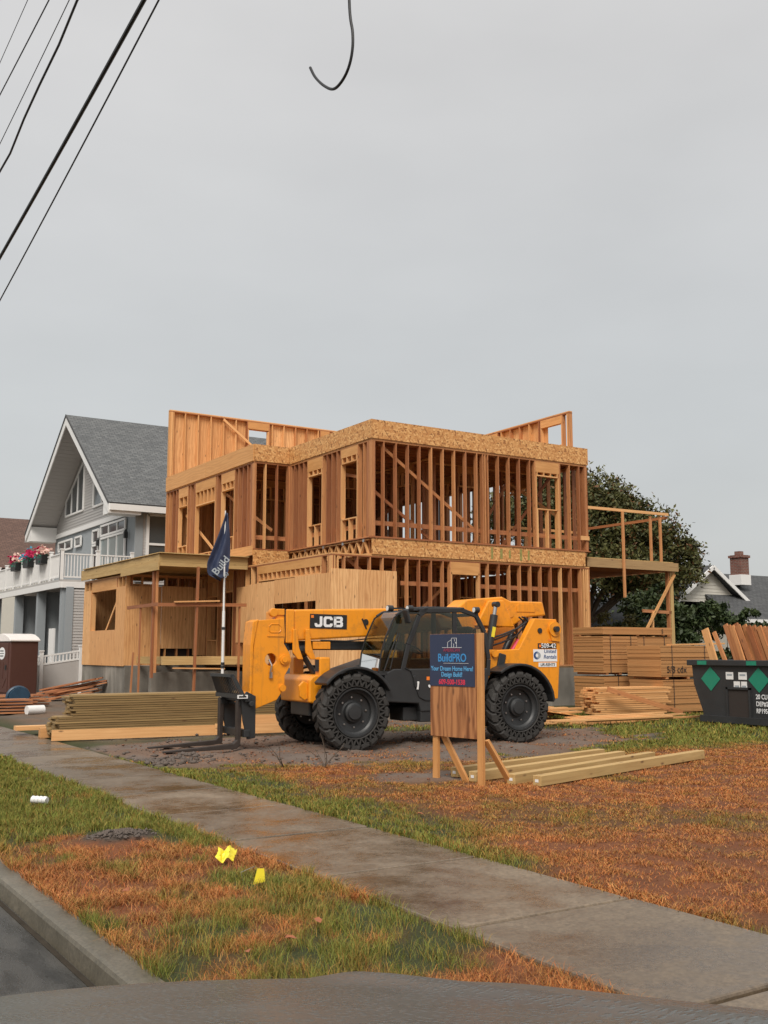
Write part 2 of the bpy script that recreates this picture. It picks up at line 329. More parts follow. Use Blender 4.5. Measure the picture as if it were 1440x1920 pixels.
def board(name, p0, p1, w, h, mat, parent=None, up=(0, 0, 1), bevel=0):
    """box with its length on local X; w across local Y, h along local Z (towards `up`)"""
    m, L = frame(p0, p1, up); key = (round(L, 3), w, h, mat.name, name, bevel)
    if key not in _bc: _bc[key] = MB().box((0, 0, 0), (L, w, h)).mesh(name, mat)
    o = bpy.data.objects.new(name, _bc[key]); place(o, m, parent)
    if bevel:
        b = o.modifiers.new('bevel', 'BEVEL'); b.width = bevel; b.segments = 2
    return o
def text(body, size, mat, M4, parent, name='lettering', align='CENTER', bold=0., sx=1., extrude=.0015, shear=0):
    c = bpy.data.curves.new(name, 'FONT'); c.body = body; c.size = size; c.align_x = align; c.align_y = 'CENTER'; c.extrude = extrude; c.offset = bold; c.shear = shear
    t = bpy.data.objects.new('tmp', c); COL.objects.link(t); dg = bpy.context.evaluated_depsgraph_get()
    me = bpy.data.meshes.new_from_object(t.evaluated_get(dg)); bpy.data.objects.remove(t); me.materials.clear(); me.materials.append(mat)
    for v in me.vertices: v.co.x *= sx
    o = bpy.data.objects.new(name, me); return place(o, M4, parent)
def basis(x, y, loc):
    x = Vector(x).normalized(); y = Vector(y).normalized(); z = x.cross(y); m = Matrix((x, y, z)).transposed().to_4x4(); m.translation = loc; return m
STREET_FACE = lambda loc: basis((0, -1, 0), (0, 0, 1), loc)      # for things whose face looks to the street (-X)
SIDE_FACE = lambda loc: basis((1, 0, 0), (0, 0, 1), loc)         # face looks to -Y

# value noise in numpy, for ground colour and relief
def vnoise(x, y, seed=0):
    xi = np.floor(x).astype(np.int64); yi = np.floor(y).astype(np.int64); fx = x-xi; fy = y-yi
    fx = fx*fx*(3-2*fx); fy = fy*fy*(3-2*fy)
    def h(a, b):
        n = (a*374761393+b*668265263+seed*1442695041) & 0xffffffff
        n = ((n ^ (n >> 13))*1274126177) & 0xffffffff
        return ((n ^ (n >> 16)) & 0xffff)/65535.
    return (h(xi, yi)*(1-fx)+h(xi+1, yi)*fx)*(1-fy)+(h(xi, yi+1)*(1-fx)+h(xi+1, yi+1)*fx)*fy
def fbm(x, y, seed=0, o=4):
    a = 0; s = 0
    for k in range(o):
        a = a+vnoise(x*2**k, y*2**k, seed+k)*.5**k; s += .5**k
    return a/s
def sstep(a, b, x):
    t = np.clip((x-a)/(b-a), 0, 1); return t*t*(3-2*t)
def dead_dirt(x, y):
    """deadness of the turf (0 green .. 1 orange) and bare soil share, from place"""
    n = fbm(x*.55, y*.55, 3); n2 = fbm(x*1.7, y*1.7, 11)
    # lawn beyond the walk: green strip along the walk, then scorched turf, green again near the dumpster
    lawn = sstep(5.8, 6.7, x+1.6*(n-.5)+.9*(n2-.5)+.25*sstep(9, 5, y)*5) * (1-sstep(12.2, 13.6, y+.28*(x-11)+2.2*(n-.5)))
    lawn = lawn*(1-.38*sstep(.56, .7, fbm(x*.6+7, y*.6+2, 23)))*(1-.25*sstep(.6, .75, fbm(x*2.1, y*2.1, 29)))
    lawn = np.where((y < 6.5), np.maximum(lawn, .85*sstep(5.2, 5.9, x)), lawn)
    lawn = np.where(x > 10.5, np.maximum(lawn, sstep(13.2, 11.8, y+1.5*(n-.5))*.9), lawn)
    n3 = fbm(x*3.4, y*3.4, 19); ver = sstep(.47, .66, n2*.3+n*.25+n3*.45+.17*np.exp(-((y-7.7)/1.5)**2)-.16*sstep(9., 10.3, y)+.1*np.exp(-((y-4.3)/.6)**2)*(x > 3.1))
    d = np.where(x < 4.5, ver, lawn)
    dirt = sstep(0, 1, (1-np.sqrt(((x-10.3)/5.4)**2+((y-15.8)/3.0)**2))*4+2.2*(n2-.5)+.3)
    dirt = np.maximum(dirt, sstep(0, 1, (1-np.sqrt(((x-6.4)/1.7)**2+((y-16.6)/2.3)**2))*4+2*(n2-.5)))
    dirt = np.maximum(dirt, .9*sstep(0, 1, (1-np.sqrt(((x-8.1)/1.5)**2+((y-11.6)/.9)**2))*2+2.4*(n2-.6)))
    dirt = np.maximum(dirt, sstep(0, 1, (1-np.sqrt(((x-3.05)/.36)**2+((y-9.2)/.33)**2))*4+2*(n2-.5)))
    dirt = np.maximum(dirt, sstep(17.5, 20.5, y+1.5*(n-.5))*sstep(5.3, 6.3, x)*(1-sstep(14., 15.5, x))*.8)
    dirt = np.where((x > 3.75) & (x < 5.3), 0, dirt)
    return d, dirt

# ------------------------------------------------------------------ ground, street, walk, kerb
def graded(lo, hi, step, far):
    a = np.arange(lo, hi+1e-6, step); k = []; s = step; v = hi
    while v < far: s *= 1.35; v += s; k.append(v)
    q = []; s = step; v = lo
    while v > -far: s *= 1.35; v -= s; q.append(v)
    return np.array(q[::-1]+list(a)+k)
gx = graded(2.0, 24, .11, 1800); gx = np.unique(np.concatenate([gx[(gx < -7.6)], [-7.5, -7.4, 1.9, 1.92], gx[gx >= 2.0]]))
gy = graded(1.5, 24, .11, 1800)
X, Y = np.meshgrid(gx, gy, indexing='ij')
d_, dirt_ = dead_dirt(X, Y)
near = (X > 1.99) & (X < 30) & (Y > -5) & (Y < 40)
Z = np.where(near, .03*(fbm(X*.9, Y*.9, 5)-.5), 0)
Z = Z+near*dirt_*((fbm(X*1.6, Y*1.6, 31)-.45)*.13+(fbm(X*5, Y*5, 37, 3)-.5)*.07)
Z = Z+near*.09*np.exp(-(((X-3.05)/.4)**2+((Y-9.2)/.3)**2))
Z = np.where((X > 3.7) & (X < 5.36), -.05, Z)
flat = np.exp(-np.clip(np.minimum(abs(X-3.8), abs(X-5.25)), 0, 9)/.12)
Z = Z*(1-flat*near)
Z = np.where(near & (X < 2.3), Z*np.clip((X-2)/.3, 0, 1)-.008, Z)
Z = np.where((X < 1.95) & (X > -7.45), -.3, Z)
nx, ny = X.shape
verts = np.stack([X, Y, Z], -1).reshape(-1, 3)
idx = np.arange(nx*ny).reshape(nx, ny)
faces = np.stack([idx[:-1, :-1], idx[1:, :-1], idx[1:, 1:], idx[:-1, 1:]], -1).reshape(-1, 4)
def fastmesh(name, verts, faces, mats, cols=None, smooth=False):
    me = bpy.data.meshes.new(name); k = faces.shape[1]
    me.vertices.add(len(verts)); me.vertices.foreach_set('co', np.asarray(verts, np.float32).ravel())
    me.loops.add(faces.size); me.loops.foreach_set('vertex_index', faces.astype(np.int32).ravel())
    me.polygons.add(len(faces)); me.polygons.foreach_set('loop_start', np.arange(0, faces.size, k, dtype=np.int32))
    me.update(calc_edges=True)
    if cols is not None:
        a = me.color_attributes.new('tone', 'FLOAT_COLOR', 'POINT'); c = np.ones((len(verts), 4), np.float32); c[:, :3] = cols; a.data.foreach_set('color', c.ravel())
    for m in (mats if isinstance(mats, (list, tuple)) else [mats]): me.materials.append(m)
    if smooth: me.shade_smooth()
    return me
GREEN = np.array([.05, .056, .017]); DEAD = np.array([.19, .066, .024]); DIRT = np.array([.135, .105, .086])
def groundcol(x, y, d, dirt):
    n = fbm(x*3, y*3, 77)[..., None]
    c = (GREEN*.75)*(1-d[..., None])+(DEAD*.75)*d[..., None]; nb_ = sstep(.42, .62, fbm(x*1.3, y*1.3, 61))[..., None]; dc = DIRT*(1-nb_)+np.array([.155, .098, .068])*nb_; dc = np.where((x < 4.5)[..., None], np.array([.06, .044, .032]), dc); c = c*(1-dirt[..., None])+dc*dirt[..., None]  # turf colours darkened, painting shade into the gaps between blades
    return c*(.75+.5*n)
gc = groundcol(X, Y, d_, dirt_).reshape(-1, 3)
def attrmat(name, rough=.9, bump=.5, bscale=40., spec=.3, wet=None):
    m, n, l, b = newmat(name); a = n.new('ShaderNodeAttribute'); a.attribute_name = 'tone'
    t = n.new('ShaderNodeTexCoord'); z = n.new('ShaderNodeTexNoise'); z.inputs['Scale'].default_value = bscale; z.inputs['Detail'].default_value = 6; l.new(t.outputs['Object'], z.inputs[0])
    r = n.new('ShaderNodeMapRange'); r.inputs[3].default_value = .6; r.inputs[4].default_value = 1.4; l.new(z.outputs[0], r.inputs[0])
    s = n.new('ShaderNodeVectorMath'); s.operation = 'SCALE'; l.new(a.outputs['Color'], s.inputs[0]); l.new(r.outputs[0], s.inputs['Scale'])
    l.new(s.outputs[0], b.inputs['Base Color']); b.inputs['Roughness'].default_value = rough; b.inputs['Specular IOR Level'].default_value = spec
    if bump:
        bp = n.new('ShaderNodeBump'); bp.inputs['Strength'].default_value = bump; bp.inputs['Distance'].default_value = .02; l.new(z.outputs[0], bp.inputs['Height']); l.new(bp.outputs[0], b.inputs['Normal'])
    return m
M['ground'] = attrmat('turf_and_soil'); M['blade'] = attrmat('grass_blade', .65, 0, 3., .2)
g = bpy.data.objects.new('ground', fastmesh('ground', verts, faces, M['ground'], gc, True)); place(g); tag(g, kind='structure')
# asphalt, wet
def wetroad():
    m, n, l, b = newmat('wet_asphalt'); t = n.new('ShaderNodeTexCoord')
    z = n.new('ShaderNodeTexNoise'); z.inputs['Scale'].default_value = 1.1; z.inputs['Detail'].default_value = 7; mp = n.new('ShaderNodeMapping'); mp.inputs['Scale'].default_value = (4.5, 1.1, 1); l.new(t.outputs['Object'], mp.inputs[0]); l.new(mp.outputs[0], z.inputs[0])
    f = n.new('ShaderNodeTexNoise'); f.inputs['Scale'].default_value = 120; f.inputs['Detail'].default_value = 4; l.new(t.outputs['Object'], f.inputs[0])
    cr = n.new('ShaderNodeValToRGB'); cr.color_ramp.elements[0].color = (.02, .019, .017, 1); cr.color_ramp.elements[0].position = .38; cr.color_ramp.elements[1].color = (.085, .078, .066, 1); cr.color_ramp.elements[1].position = .7
    l.new(z.outputs[0], cr.inputs[0]); l.new(cr.outputs[0], b.inputs['Base Color'])
    r = n.new('ShaderNodeMapRange'); r.inputs[1].default_value = .4; r.inputs[2].default_value = .62; r.inputs[3].default_value = .12; r.inputs[4].default_value = .62; l.new(z.outputs[0], r.inputs[0]); l.new(r.outputs[0], b.inputs['Roughness'])
    bp = n.new('ShaderNodeBump'); bp.inputs['Strength'].default_value = .8; bp.inputs['Distance'].default_value = .012; l.new(f.outputs[0], bp.inputs['Height']); l.new(bp.outputs[0], b.inputs['Normal']); return m
st = MB().box((-2.83, 200, -.155), (9.3, 900, .05)).build('street', wetroad()); tag(st, kind='structure')
def concrete(name, base, dark, wetlo=.3):
    m, n, l, b = newmat(name); t = n.new('ShaderNodeTexCoord'); oi = n.new('ShaderNodeObjectInfo')
    geo = n.new('ShaderNodeNewGeometry')
    z = n.new('ShaderNodeTexNoise'); z.inputs['Scale'].default_value = 1.1; z.inputs['Detail'].default_value = 10; z.inputs['Roughness'].default_value = .7; l.new(geo.outputs['Position'], z.inputs[0])
    f = n.new('ShaderNodeTexNoise'); f.inputs['Scale'].default_value = 38; f.inputs['Detail'].default_value = 8; f.inputs['Roughness'].default_value = .75; l.new(geo.outputs['Position'], f.inputs[0])
    cr = n.new('ShaderNodeValToRGB'); cr.color_ramp.elements[0].position = .36; cr.color_ramp.elements[0].color = dark+(1,); cr.color_ramp.elements[1].position = .64; cr.color_ramp.elements[1].color = base+(1,)
    l.new(z.outputs[0], cr.inputs[0])
    r2 = n.new('ShaderNodeMapRange'); r2.inputs[1].default_value = .25; r2.inputs[2].default_value = .75; r2.inputs[3].default_value = .45; r2.inputs[4].default_value = 1.55; l.new(f.outputs[0], r2.inputs[0])
    r3 = n.new('ShaderNodeMapRange'); r3.inputs[3].default_value = .8; r3.inputs[4].default_value = 1.18; l.new(oi.outputs['Random'], r3.inputs[0])
    mm = n.new('ShaderNodeMath'); mm.operation = 'MULTIPLY'; l.new(r2.outputs[0], mm.inputs[0]); l.new(r3.outputs[0], mm.inputs[1])
    s = n.new('ShaderNodeVectorMath'); s.operation = 'SCALE'; l.new(cr.outputs[0], s.inputs[0]); l.new(mm.outputs[0], s.inputs['Scale']); l.new(s.outputs[0], b.inputs['Base Color'])
    r = n.new('ShaderNodeMapRange'); r.inputs[1].default_value = .38; r.inputs[2].default_value = .6; r.inputs[3].default_value = wetlo; r.inputs[4].default_value = .5; l.new(z.outputs[0], r.inputs[0]); l.new(r.outputs[0], b.inputs['Roughness'])
    bp = n.new('ShaderNodeBump'); bp.inputs['Strength'].default_value = .3; bp.inputs['Distance'].default_value = .004; l.new(f.outputs[0], bp.inputs['Height']); l.new(bp.outputs[0], b.inputs['Normal']); return m
M['walk'] = concrete('damp_concrete_walk', (.18, .136, .092), (.085, .058, .035), .12)
M['kerb'] = concrete('damp_kerb', (.13, .112, .082), (.07, .06, .04), .4)
wk = MB().box((4.525, 60, -.065), (1.4, 170, .05)).build('sidewalk', M['conc_kerb']); tag(wk, kind='structure')
slab = MB().box((0, 0, 0), (1.45, 1.64, .08)).mesh('slab', M['walk'])
for k in range(-5, 40):
    o = bpy.data.objects.new('slab', slab); place(o, Matrix.Translation((4.525+random.uniform(-.006, .006), 5.2+.84+1.68*k, -.027+random.uniform(-.003, .004))) @ Matrix.Rotation(random.uniform(-.003, .003), 4, 'Y'), wk)
    b = o.modifiers.new('bevel', 'BEVEL'); b.width = .016; b.segments = 2
kb = MB().box((1.93, 60, -.25), (.12, 170, .1)).build('kerb', M['conc_kerb']); tag(kb, kind='structure')
kprof = [(1.815, -.2), (1.825, -.03), (1.835, -.008), (1.86, .0), (1.99, .002), (2.005, -.01), (2.005, -.2)]
ksec = MB().prism(kprof, lambda a, b, t: (a, t, b), -1.515, 1.515).mesh('kerb_stone', M['kerb'])
for k in range(-3, 20):
    o = bpy.data.objects.new('kerb_stone', ksec); place(o, Matrix.Translation((random.uniform(-.004, .004), 7.27-1.525+3.05*k, random.uniform(-.004, .004))), kb)
gl_ = MB().box((1.79, 60, -.1285), (.035, 170, .006)).build('gutter_seam', M['conc_kerb'], kb)

# ------------------------------------------------------------------ grass (nobody could count the blades)
def blades(name, n_try, xr, yr, hmin, hmax, wid, seed, dens=None, keep_dirt=.14):
    r = np.random.default_rng(seed)
    x = r.uniform(*xr, n_try); y = r.uniform(*yr, n_try)
    # clumping
    cl = fbm(x*5, y*5, 51, 3); d, dirt = dead_dirt(x, y)
    p = np.clip((cl-.28)*2.6, .12, 1)*(1-dirt*(1-keep_dirt))
    if dens is not None: p = p*dens(x, y)
    # keep to what could be seen: ahead of the camera
    az = np.arctan2(x, y); ok = (r.random(n_try) < p) & (az > R(2)) & (az < R(78))
    x, y, d, dirt, cl = x[ok], y[ok], d[ok], dirt[ok], cl[ok]; n = len(x)
    dist = np.hypot(x, y); d = np.maximum(d, sstep(.3, .7, dirt))
    hh = r.uniform(hmin, hmax, n)*(.65+.7*cl)*np.where(d > .5, .8, 1.)*(1-.5*dirt)
    ww = wid*np.clip(dist/6.5, .8, 2.6)*r.uniform(.7, 1.3, n)
    a = r.uniform(0, 2*np.pi, n); lean = r.uniform(.15, 1.1, n)+.6*(d > .5)*r.random(n)*1.6; la = r.uniform(0, 2*np.pi, n)
    dx, dy = np.cos(a)*ww/2, np.sin(a)*ww/2; lx, ly = np.cos(la)*lean*hh, np.sin(la)*lean*hh
    z0 = -.015+.03*(fbm(x*.9, y*.9, 5)-.5)
    z0 = np.where(x < 2.3, np.where(x < 2.01, .002, -.015), z0)
    V = np.zeros((n, 5, 3))
    V[:, 0] = np.stack([x-dx, y-dy, z0], -1); V[:, 1] = np.stack([x+dx, y+dy, z0], -1)
    V[:, 2] = np.stack([x+lx*.4+dx*.8, y+ly*.4+dy*.8, z0+hh*.62], -1); V[:, 3] = np.stack([x+lx*.4-dx*.8, y+ly*.4-dy*.8, z0+hh*.62], -1)
    V[:, 4] = np.stack([x+lx, y+ly, z0+hh*(1-.25*lean)], -1)
    b = (np.arange(n)*5)[:, None]
    F = np.concatenate([b+np.array([[0, 1, 2]]), b+np.array([[0, 2, 3]]), b+np.array([[3, 2, 4]])])
    mixd = np.clip(d*.92+.1*fbm(x*3, y*3, 17)+r.normal(0, .24, n), 0, 1)[:, None]
    g1 = np.array([.1, .14, .022]); g2 = np.array([.21, .215, .042]); t = r.random((n, 1))*.75+.25*fbm(x*.8, y*.8, 91)[:, None]
    q_ = fbm(x*.9, y*.9, 131)[:, None]; e1 = np.array([.3, .082, .026])*(1-q_)+np.array([.52, .155, .04])*q_; e2 = np.array([.5, .24, .085]); t2 = r.random((n, 1))**1.7
    c = (g1*(1-t)+g2*t)*(1-mixd)+(e1*(1-t2)+e2*t2)*mixd
    c = c*r.uniform(.72, 1.25, (n, 1))
    cc = np.repeat(c[:, None, :], 5, 1)
    o = bpy.data.objects.new(name, fastmesh(name, V.reshape(-1, 3), F, M['blade'], cc.reshape(-1, 3))); place(o); return o
tag(blades('verge_grass', 230000, (1.96, 3.8), (3.2, 17), .045, .115, .003, 1, lambda x, y: np.clip(9/np.hypot(x, y), .35, 1)), 'patchy green and scorched grass of the verge between kerb and walk', 'grass', kind='stuff')
tag(blades('lawn_grass', 1350000, (5.27, 17), (1.5, 16.5), .025, .07, .0036, 2, lambda x, y: np.clip(8.5/np.hypot(x, y), .2, 1)), 'scorched orange and green lawn beyond the walk', 'grass', kind='stuff')
tag(blades('rear_grass', 90000, (11, 26), (13, 21), .05, .13, .006, 3, lambda x, y: .7*np.where((x < 14) & (y < 15.2), .25, 1)*(y+x*.1 > 14.4)), 'green grass strip in front of the lumber piles', 'grass', kind='stuff')
tag(blades('edge_grass', 9000, (5.2, 5.42), (3, 14), .04, .1, .0045, 4), 'grass tufts leaning over the far edge of the walk', 'grass', kind='stuff')
tag(blades('far_verge_grass', 40000, (2.0, 3.78), (16, 34), .06, .14, .008, 5), 'distant end of the green verge', 'grass', kind='stuff')


# ================================================================== the timber-framed house
XF, XR, XB = 13.55, 14.8, 22.85          # street face, recessed upper face, back
YS, YI, YN = 24.05, 28.98, 36.6          # side face, notch, north end
Z1, P1, Z2, P2, ZT = 1.16, 4.26, 4.74, 7.52, 8.04
house = empty('framed_house', (18, 30, 0), 0, 'two storey timber framed house under construction with strand board bands and bare studs', 'house')
ST, SD = .038, .14
def mapper(axis, c, inward):
    """point from (along, depth inward, z) for a wall on plane axis=c"""
    if axis == 'X': return lambda a, d, z: (c+inward*d, a, z)
    return lambda a, d, z: (a, c+inward*d, z)
def stud(fn, a, z0, z1, mat, d=SD, w=ST, name='stud', up=None):
    p0 = Vector(fn(a, d/2, z0)); p1 = Vector(fn(a, d/2, z1))
    al = Vector(fn(1, 0, 0))-Vector(fn(0, 0, 0))
    tw = random.uniform(-.004, .004)
    return board(name, p0, p1+al*tw, d, w, mat, house, up=al)
def hbar(fn, a0, a1, z, h, mat, name, d0=0., d=SD):
    return board(name, fn(a0, d0+d/2, z), fn(a1, d0+d/2, z), d, h, mat, house)
def wallframe(axis, c, inward, a0, a1, z0, z1, openings=(), mats=('stud',), sp=.406, d=SD, dbl=True, plates='stud', off=0.):
    fn = mapper(axis, c, inward)
    hbar(fn, a0, a1, z0+.019, .036, M[plates], 'bottom_plate', d=d)
    hbar(fn, a0, a1, z1-.019, .036, M['fresh'], 'top_plate', d=d)
    if dbl: hbar(fn, a0, a1, z1-.058, .036, M['stud'], 'top_plate', d=d)
    lo, hi = z0+.038, z1-(.077 if dbl else .038)
    pos = [a0+.019]; k = a0+sp+off
    while k < a1-.1: pos.append(k); k += sp
    pos.append(a1-.019)
    pos += [a0+.06, a1-.06]
    for a in pos:
        if any(o0-.03 < a < o1+.03 for o0, o1, *_ in openings): continue
        stud(fn, a, lo, hi, M[random.choice(mats)], d)
    for o0, o1, s, h, hd in openings:       # sill z, head z, header depth
        for a in (o0-.019, o1+.019): stud(fn, a, lo, hi, M['stud'], d)
        for a in (o0+.021, o1-.021): stud(fn, a, lo, h, M['fresh'], d, name='jack_stud')
        zt = hi-hd
        hbar(fn, o0, o1, (hi+zt)/2, hd-.003, M['lvl'], 'header', d=d)
        if zt-h > .1:
            hbar(fn, o0+.04, o1-.04, h+.019, .036, M['fresh'], 'opening_plate', d=d)
            n = max(2, int((o1-o0)/.3)+1)
            for i in range(n): stud(fn, o0+.06+(o1-o0-.12)*i/(n-1), h+.038, zt, M['fresh'], d, name='cripple_stud')
        if s > z0+.1:
            hbar(fn, o0+.04, o1-.04, s-.019, .036, M['fresh'], 'sill_plate', d=d)
            n = max(2, int((o1-o0)/.4)+1)
            for i in range(n): stud(fn, o0+.06+(o1-o0-.12)*i/(n-1), lo, s-.038, M['fresh'], d, name='cripple_stud')
    return fn
def panel(axis, c, outward, a0, a1, z0, z1, mat, name, t=.018, vert=True, jit=.002):
    """sheathing sheet lying outside plane c"""
    off = outward*(t/2+.002+random.uniform(0, jit)); am = (a0+a1)/2; zm = (z0+z1)/2
    P = (lambda a, z: (c+off, a, z)) if axis == 'X' else (lambda a, z: (a, c+off, z))
    nrm = (1, 0, 0) if axis == 'X' else (0, 1, 0)
    if vert: return board(name, P(am, z0), P(am, z1), a1-a0, t, mat, house, up=nrm)
    return board(name, P(a0, zm), P(a1, zm), z1-z0, t, mat, house, up=nrm)
def panels(axis, c, outward, a0, a1, z0, z1, mat, name, w=1.22, gap=.012, **k):
    a = a0
    while a < a1-.02:
        b = min(a+w, a1); panel(axis, c, outward, a, b-gap, z0, z1, mat, name, **k); a = b
SM = ('stud', 'stud', 'red')
# upper floor ----------------------------------------------------
fS2 = wallframe('Y', YS, 1, XR, XB, Z2, P2, [(20.72, 21.66, 5.98, 6.98, .34)], SM)
fW2 = wallframe('X', XR, 1, YS+.15, YI, Z2, P2, [(26.87, 27.8, 5.42, 6.92, .36), (24.82, 25.76, 5.4, 7.0, .26)], ('red', 'red', 'stud'), sp=.3)
fN = wallframe('Y', YI, 1, XF+.0, XR, Z2, P2, [], ('stud', 'fresh'))
fB2 = wallframe('X', XF, 1, YI+.15, YN, Z2, P2, [(30.45, 31.5, 5.3, 6.85, .34), (32.0, 33.75, 4.95, 6.62, .34), (34.45, 35.35, 5.35, 6.75, .34)], ('red', 'red', 'stud'), sp=.34)
wallframe('X', XB, -1, YS+.15, YN-.15, Z2, P2, [(26.5, 28, 5.6, 7, .3)], SM)
# corner post packs
for fn, a in ((fS2, XR+.1), (fS2, XB-.1), (fB2, YI+.25), (fW2, YS+.25)): stud(fn, a, Z2+.04, P2-.08, M['red'], name='corner_post')
for a in (18.68, 18.76): stud(fS2, a, Z2+.04, P2-.08, M['stud'], name='corner_post')
# blocking boards along the foot of the upper walls
hbar(fS2, XR+.05, XB-.0, Z2+.42, .13, M['red'], 'blocking_board', d0=SD+.002, d=.036)
hbar(fW2, YS+.3, YI-.05, Z2+.4, .13, M['red'], 'blocking_board', d0=SD+.002, d=.036)
hbar(fN, XF+.1, XR-.02, Z2+.4, .13, M['red'], 'blocking_board', d0=SD+.002, d=.036)
board('blocking_board', (XB-.35, YS-.022, Z2+.42), (XB, YS-.022, Z2+.42), .036, .13, M['fresh'], house)
# diagonal braces inside
def brace(p0, p1, mat='fresh', w=.038, h=.09): board('diagonal_brace', p0, p1, w, h, M[mat], house)
brace((15.15, YS+.2, 7.42), (18.75, YS+.2, 5.0), 'stud'); brace((15.0, YS+.28, 6.1), (17.0, YS+.28, 4.8), 'stud')
brace((20.3, YS+1.2, 4.85), (22.4, YS+1.2, 7.3), 'stud'); brace((XF+.25, 35.2, 6.5), (XF+.25, 32.2, 4.8)); brace((XF+.24, 31.6, 6.8), (XF+.8, 29.3, 5.4), 'stud')
brace((XR+.3, 25.2, 6.6), (XR+.3, 28.3, 7.3), 'stud'); brace((XR+.25, 27.4, 5.3), (XR+.25, 26.6, 6.3), 'stud')
brace((16.2, 28, 4.8), (19.2, 28, 7.2), 'red'); brace((17, 31, 7.3), (20.5, 31, 4.9), 'red'); brace((21, 25.6, 7.2), (19.4, 25.6, 4.9), 'red')
# roof rim bands
panels('Y', YS, -1, XR-.02, XB+.02, P2-.01, ZT, M['osb'], 'rim_panel', 2.44, vert=False, t=.03)
panels('X', XR, -1, YS-.05, YI-.035, P2-.01, ZT, M['osb'], 'rim_panel', 2.44, vert=False, t=.03)
panel('Y', YI, -1, XF-.0, XR-.035, P2-.01, ZT, M['osb'], 'rim_panel', vert=False, t=.03)
panels('X', XF, -1, YI-.0, YN, P2-.01, ZT, M['lvl'], 'rim_beam', 3.8, vert=False, t=.045)
panels('X', XB, 1, YS-.02, YN, P2-.01, ZT, M['osb'], 'rim_panel', 2.44, vert=False, t=.03)
# roof joists and sheathing
for k in range(31):
    y = YS+.2+k*.406; x0 = XR+.04 if y < YI else XF+.04
    if y < YN-.1: board('roof_joist', (x0, y, P2+.16), (XB-.04, y, P2+.16), .045, .3, M['stud'], house)
for x0, x1, y0, y1 in ((XR, XB, YS, YI), (XF, XB, YI, YN)):
    board('roof_deck', ((x0+x1)/2, y0+.02, ZT-.03), ((x0+x1)/2, y1-.02, ZT-.03), x1-x0-.05, .02, M['osb'], house)
# mid band, floor trusses
panels('Y', YS, -1, XR+.0, XB-.18, P1+.008, Z2-.012, M['osb'], 'rim_panel', 1.75, vert=False, t=.03)
board('floor_plate', (XR-.02, YS-.01, Z2-.004), (XB+.02, YS-.01, Z2-.004), .1, .024, M['red'], house)
for y0, x in ((YS+.12, XR+.03), (YS+.12, XR+.5)):
    y1 = YI-.02
    board('truss_chord', (x, y0, P1+.03), (x, y1, P1+.03), .085, .036, M['fresh'], house); board('truss_chord', (x, y0, Z2-.05), (x, y1, Z2-.05), .085, .036, M['fresh'], house)
    n = 12
    for i in range(n):
        a = y0+.1+(y1-y0-.2)*i/n; b = y0+.1+(y1-y0-.2)*(i+.5)/n; c = y0+.1+(y1-y0-.2)*(i+1)/n
        board('truss_web', (x, a, P1+.04), (x, b, Z2-.06), .07, .036, M['fresh'], house); board('truss_web', (x, b, Z2-.06), (x, c, P1+.04), .07, .036, M['fresh'], house)
    for i in range(0, n, 3): board('truss_plate', (x-.046, y0+.1+(y1-y0-.2)*(i+.5)/n-.05, Z2-.06), (x-.046, y0+.1+(y1-y0-.2)*(i+.5)/n+.05, Z2-.06), .003, .08, M['steel'], house)
panel('Y', YI, -1, XF, XR-.02, P1+.01, Z2-.01, M['osb'], 'rim_panel', vert=False, t=.03)
board('floor_plate', (XR-.02, YS+.05, Z2-.004), (XR-.02, YI, Z2-.004), .1, .024, M['red'], house)
panels('X', XF, -1, YI, YN, P1+.3, Z2+.12, M['lvl'], 'rim_beam', 3.8, vert=False, t=.03)
for k in range(28):
    y = YS+.3+k*.44
    if y < YN-.1: board('floor_joist', (XF+.1 if y > YI else XR+.1, y, P1+.22), (XB-.05, y, P1+.22), .06, .38, M['stud'], house)
board('subfloor', ((XR+XB)/2, YS+.03, Z2-.02), ((XR+XB)/2, YI, Z2-.02), XB-XR-.06, .018, M['subfloor'], house)
board('subfloor', ((XF+XB)/2, YI+.01, Z2-.02), ((XF+XB)/2, YN-.02, Z2-.02), XB-XF-.06, .018, M['subfloor'], house)
# north wall standing above the roof, sheathed outside
fP = wallframe('Y', YN, -1, XF+.0, XB, ZT+.02, 10.63, [(16.75, 17.65, 9.58, 10.24, .28), (20.0, 20.4, 9.4, 9.9, .3)], ('fresh', 'stud', 'fresh'), sp=.52, off=.1)
for a0, a1 in ((XF, 14.77), (14.77, 15.99), (15.99, 16.74), (17.66, 18.9), (18.9, 20.1), (20.1, 21.3), (21.3, XB)): panel('Y', YN, 1, a0, a1-.004, 4.4, 10.62, M['ply'], 'sheathing_panel')
panel('Y', YN, 1, 16.745, 17.655, 4.4, 9.57, M['ply'], 'sheathing_panel'); panel('Y', YN, 1, 16.745, 17.655, 10.25, 10.62, M['ply'], 'sheathing_panel')
for k in range(3): stud(fP, XF+.05+k*.05, ZT+.06, 10.56, M['fresh'], name='corner_post')
brace((16.9, YN-.18, 9.6), (15.7, YN-.18, 10.5))
wallframe('Y', YN-.0, -1, XF+.15, XB, Z2, P2, [(16, 18, 5.5, 7, .3)], SM)
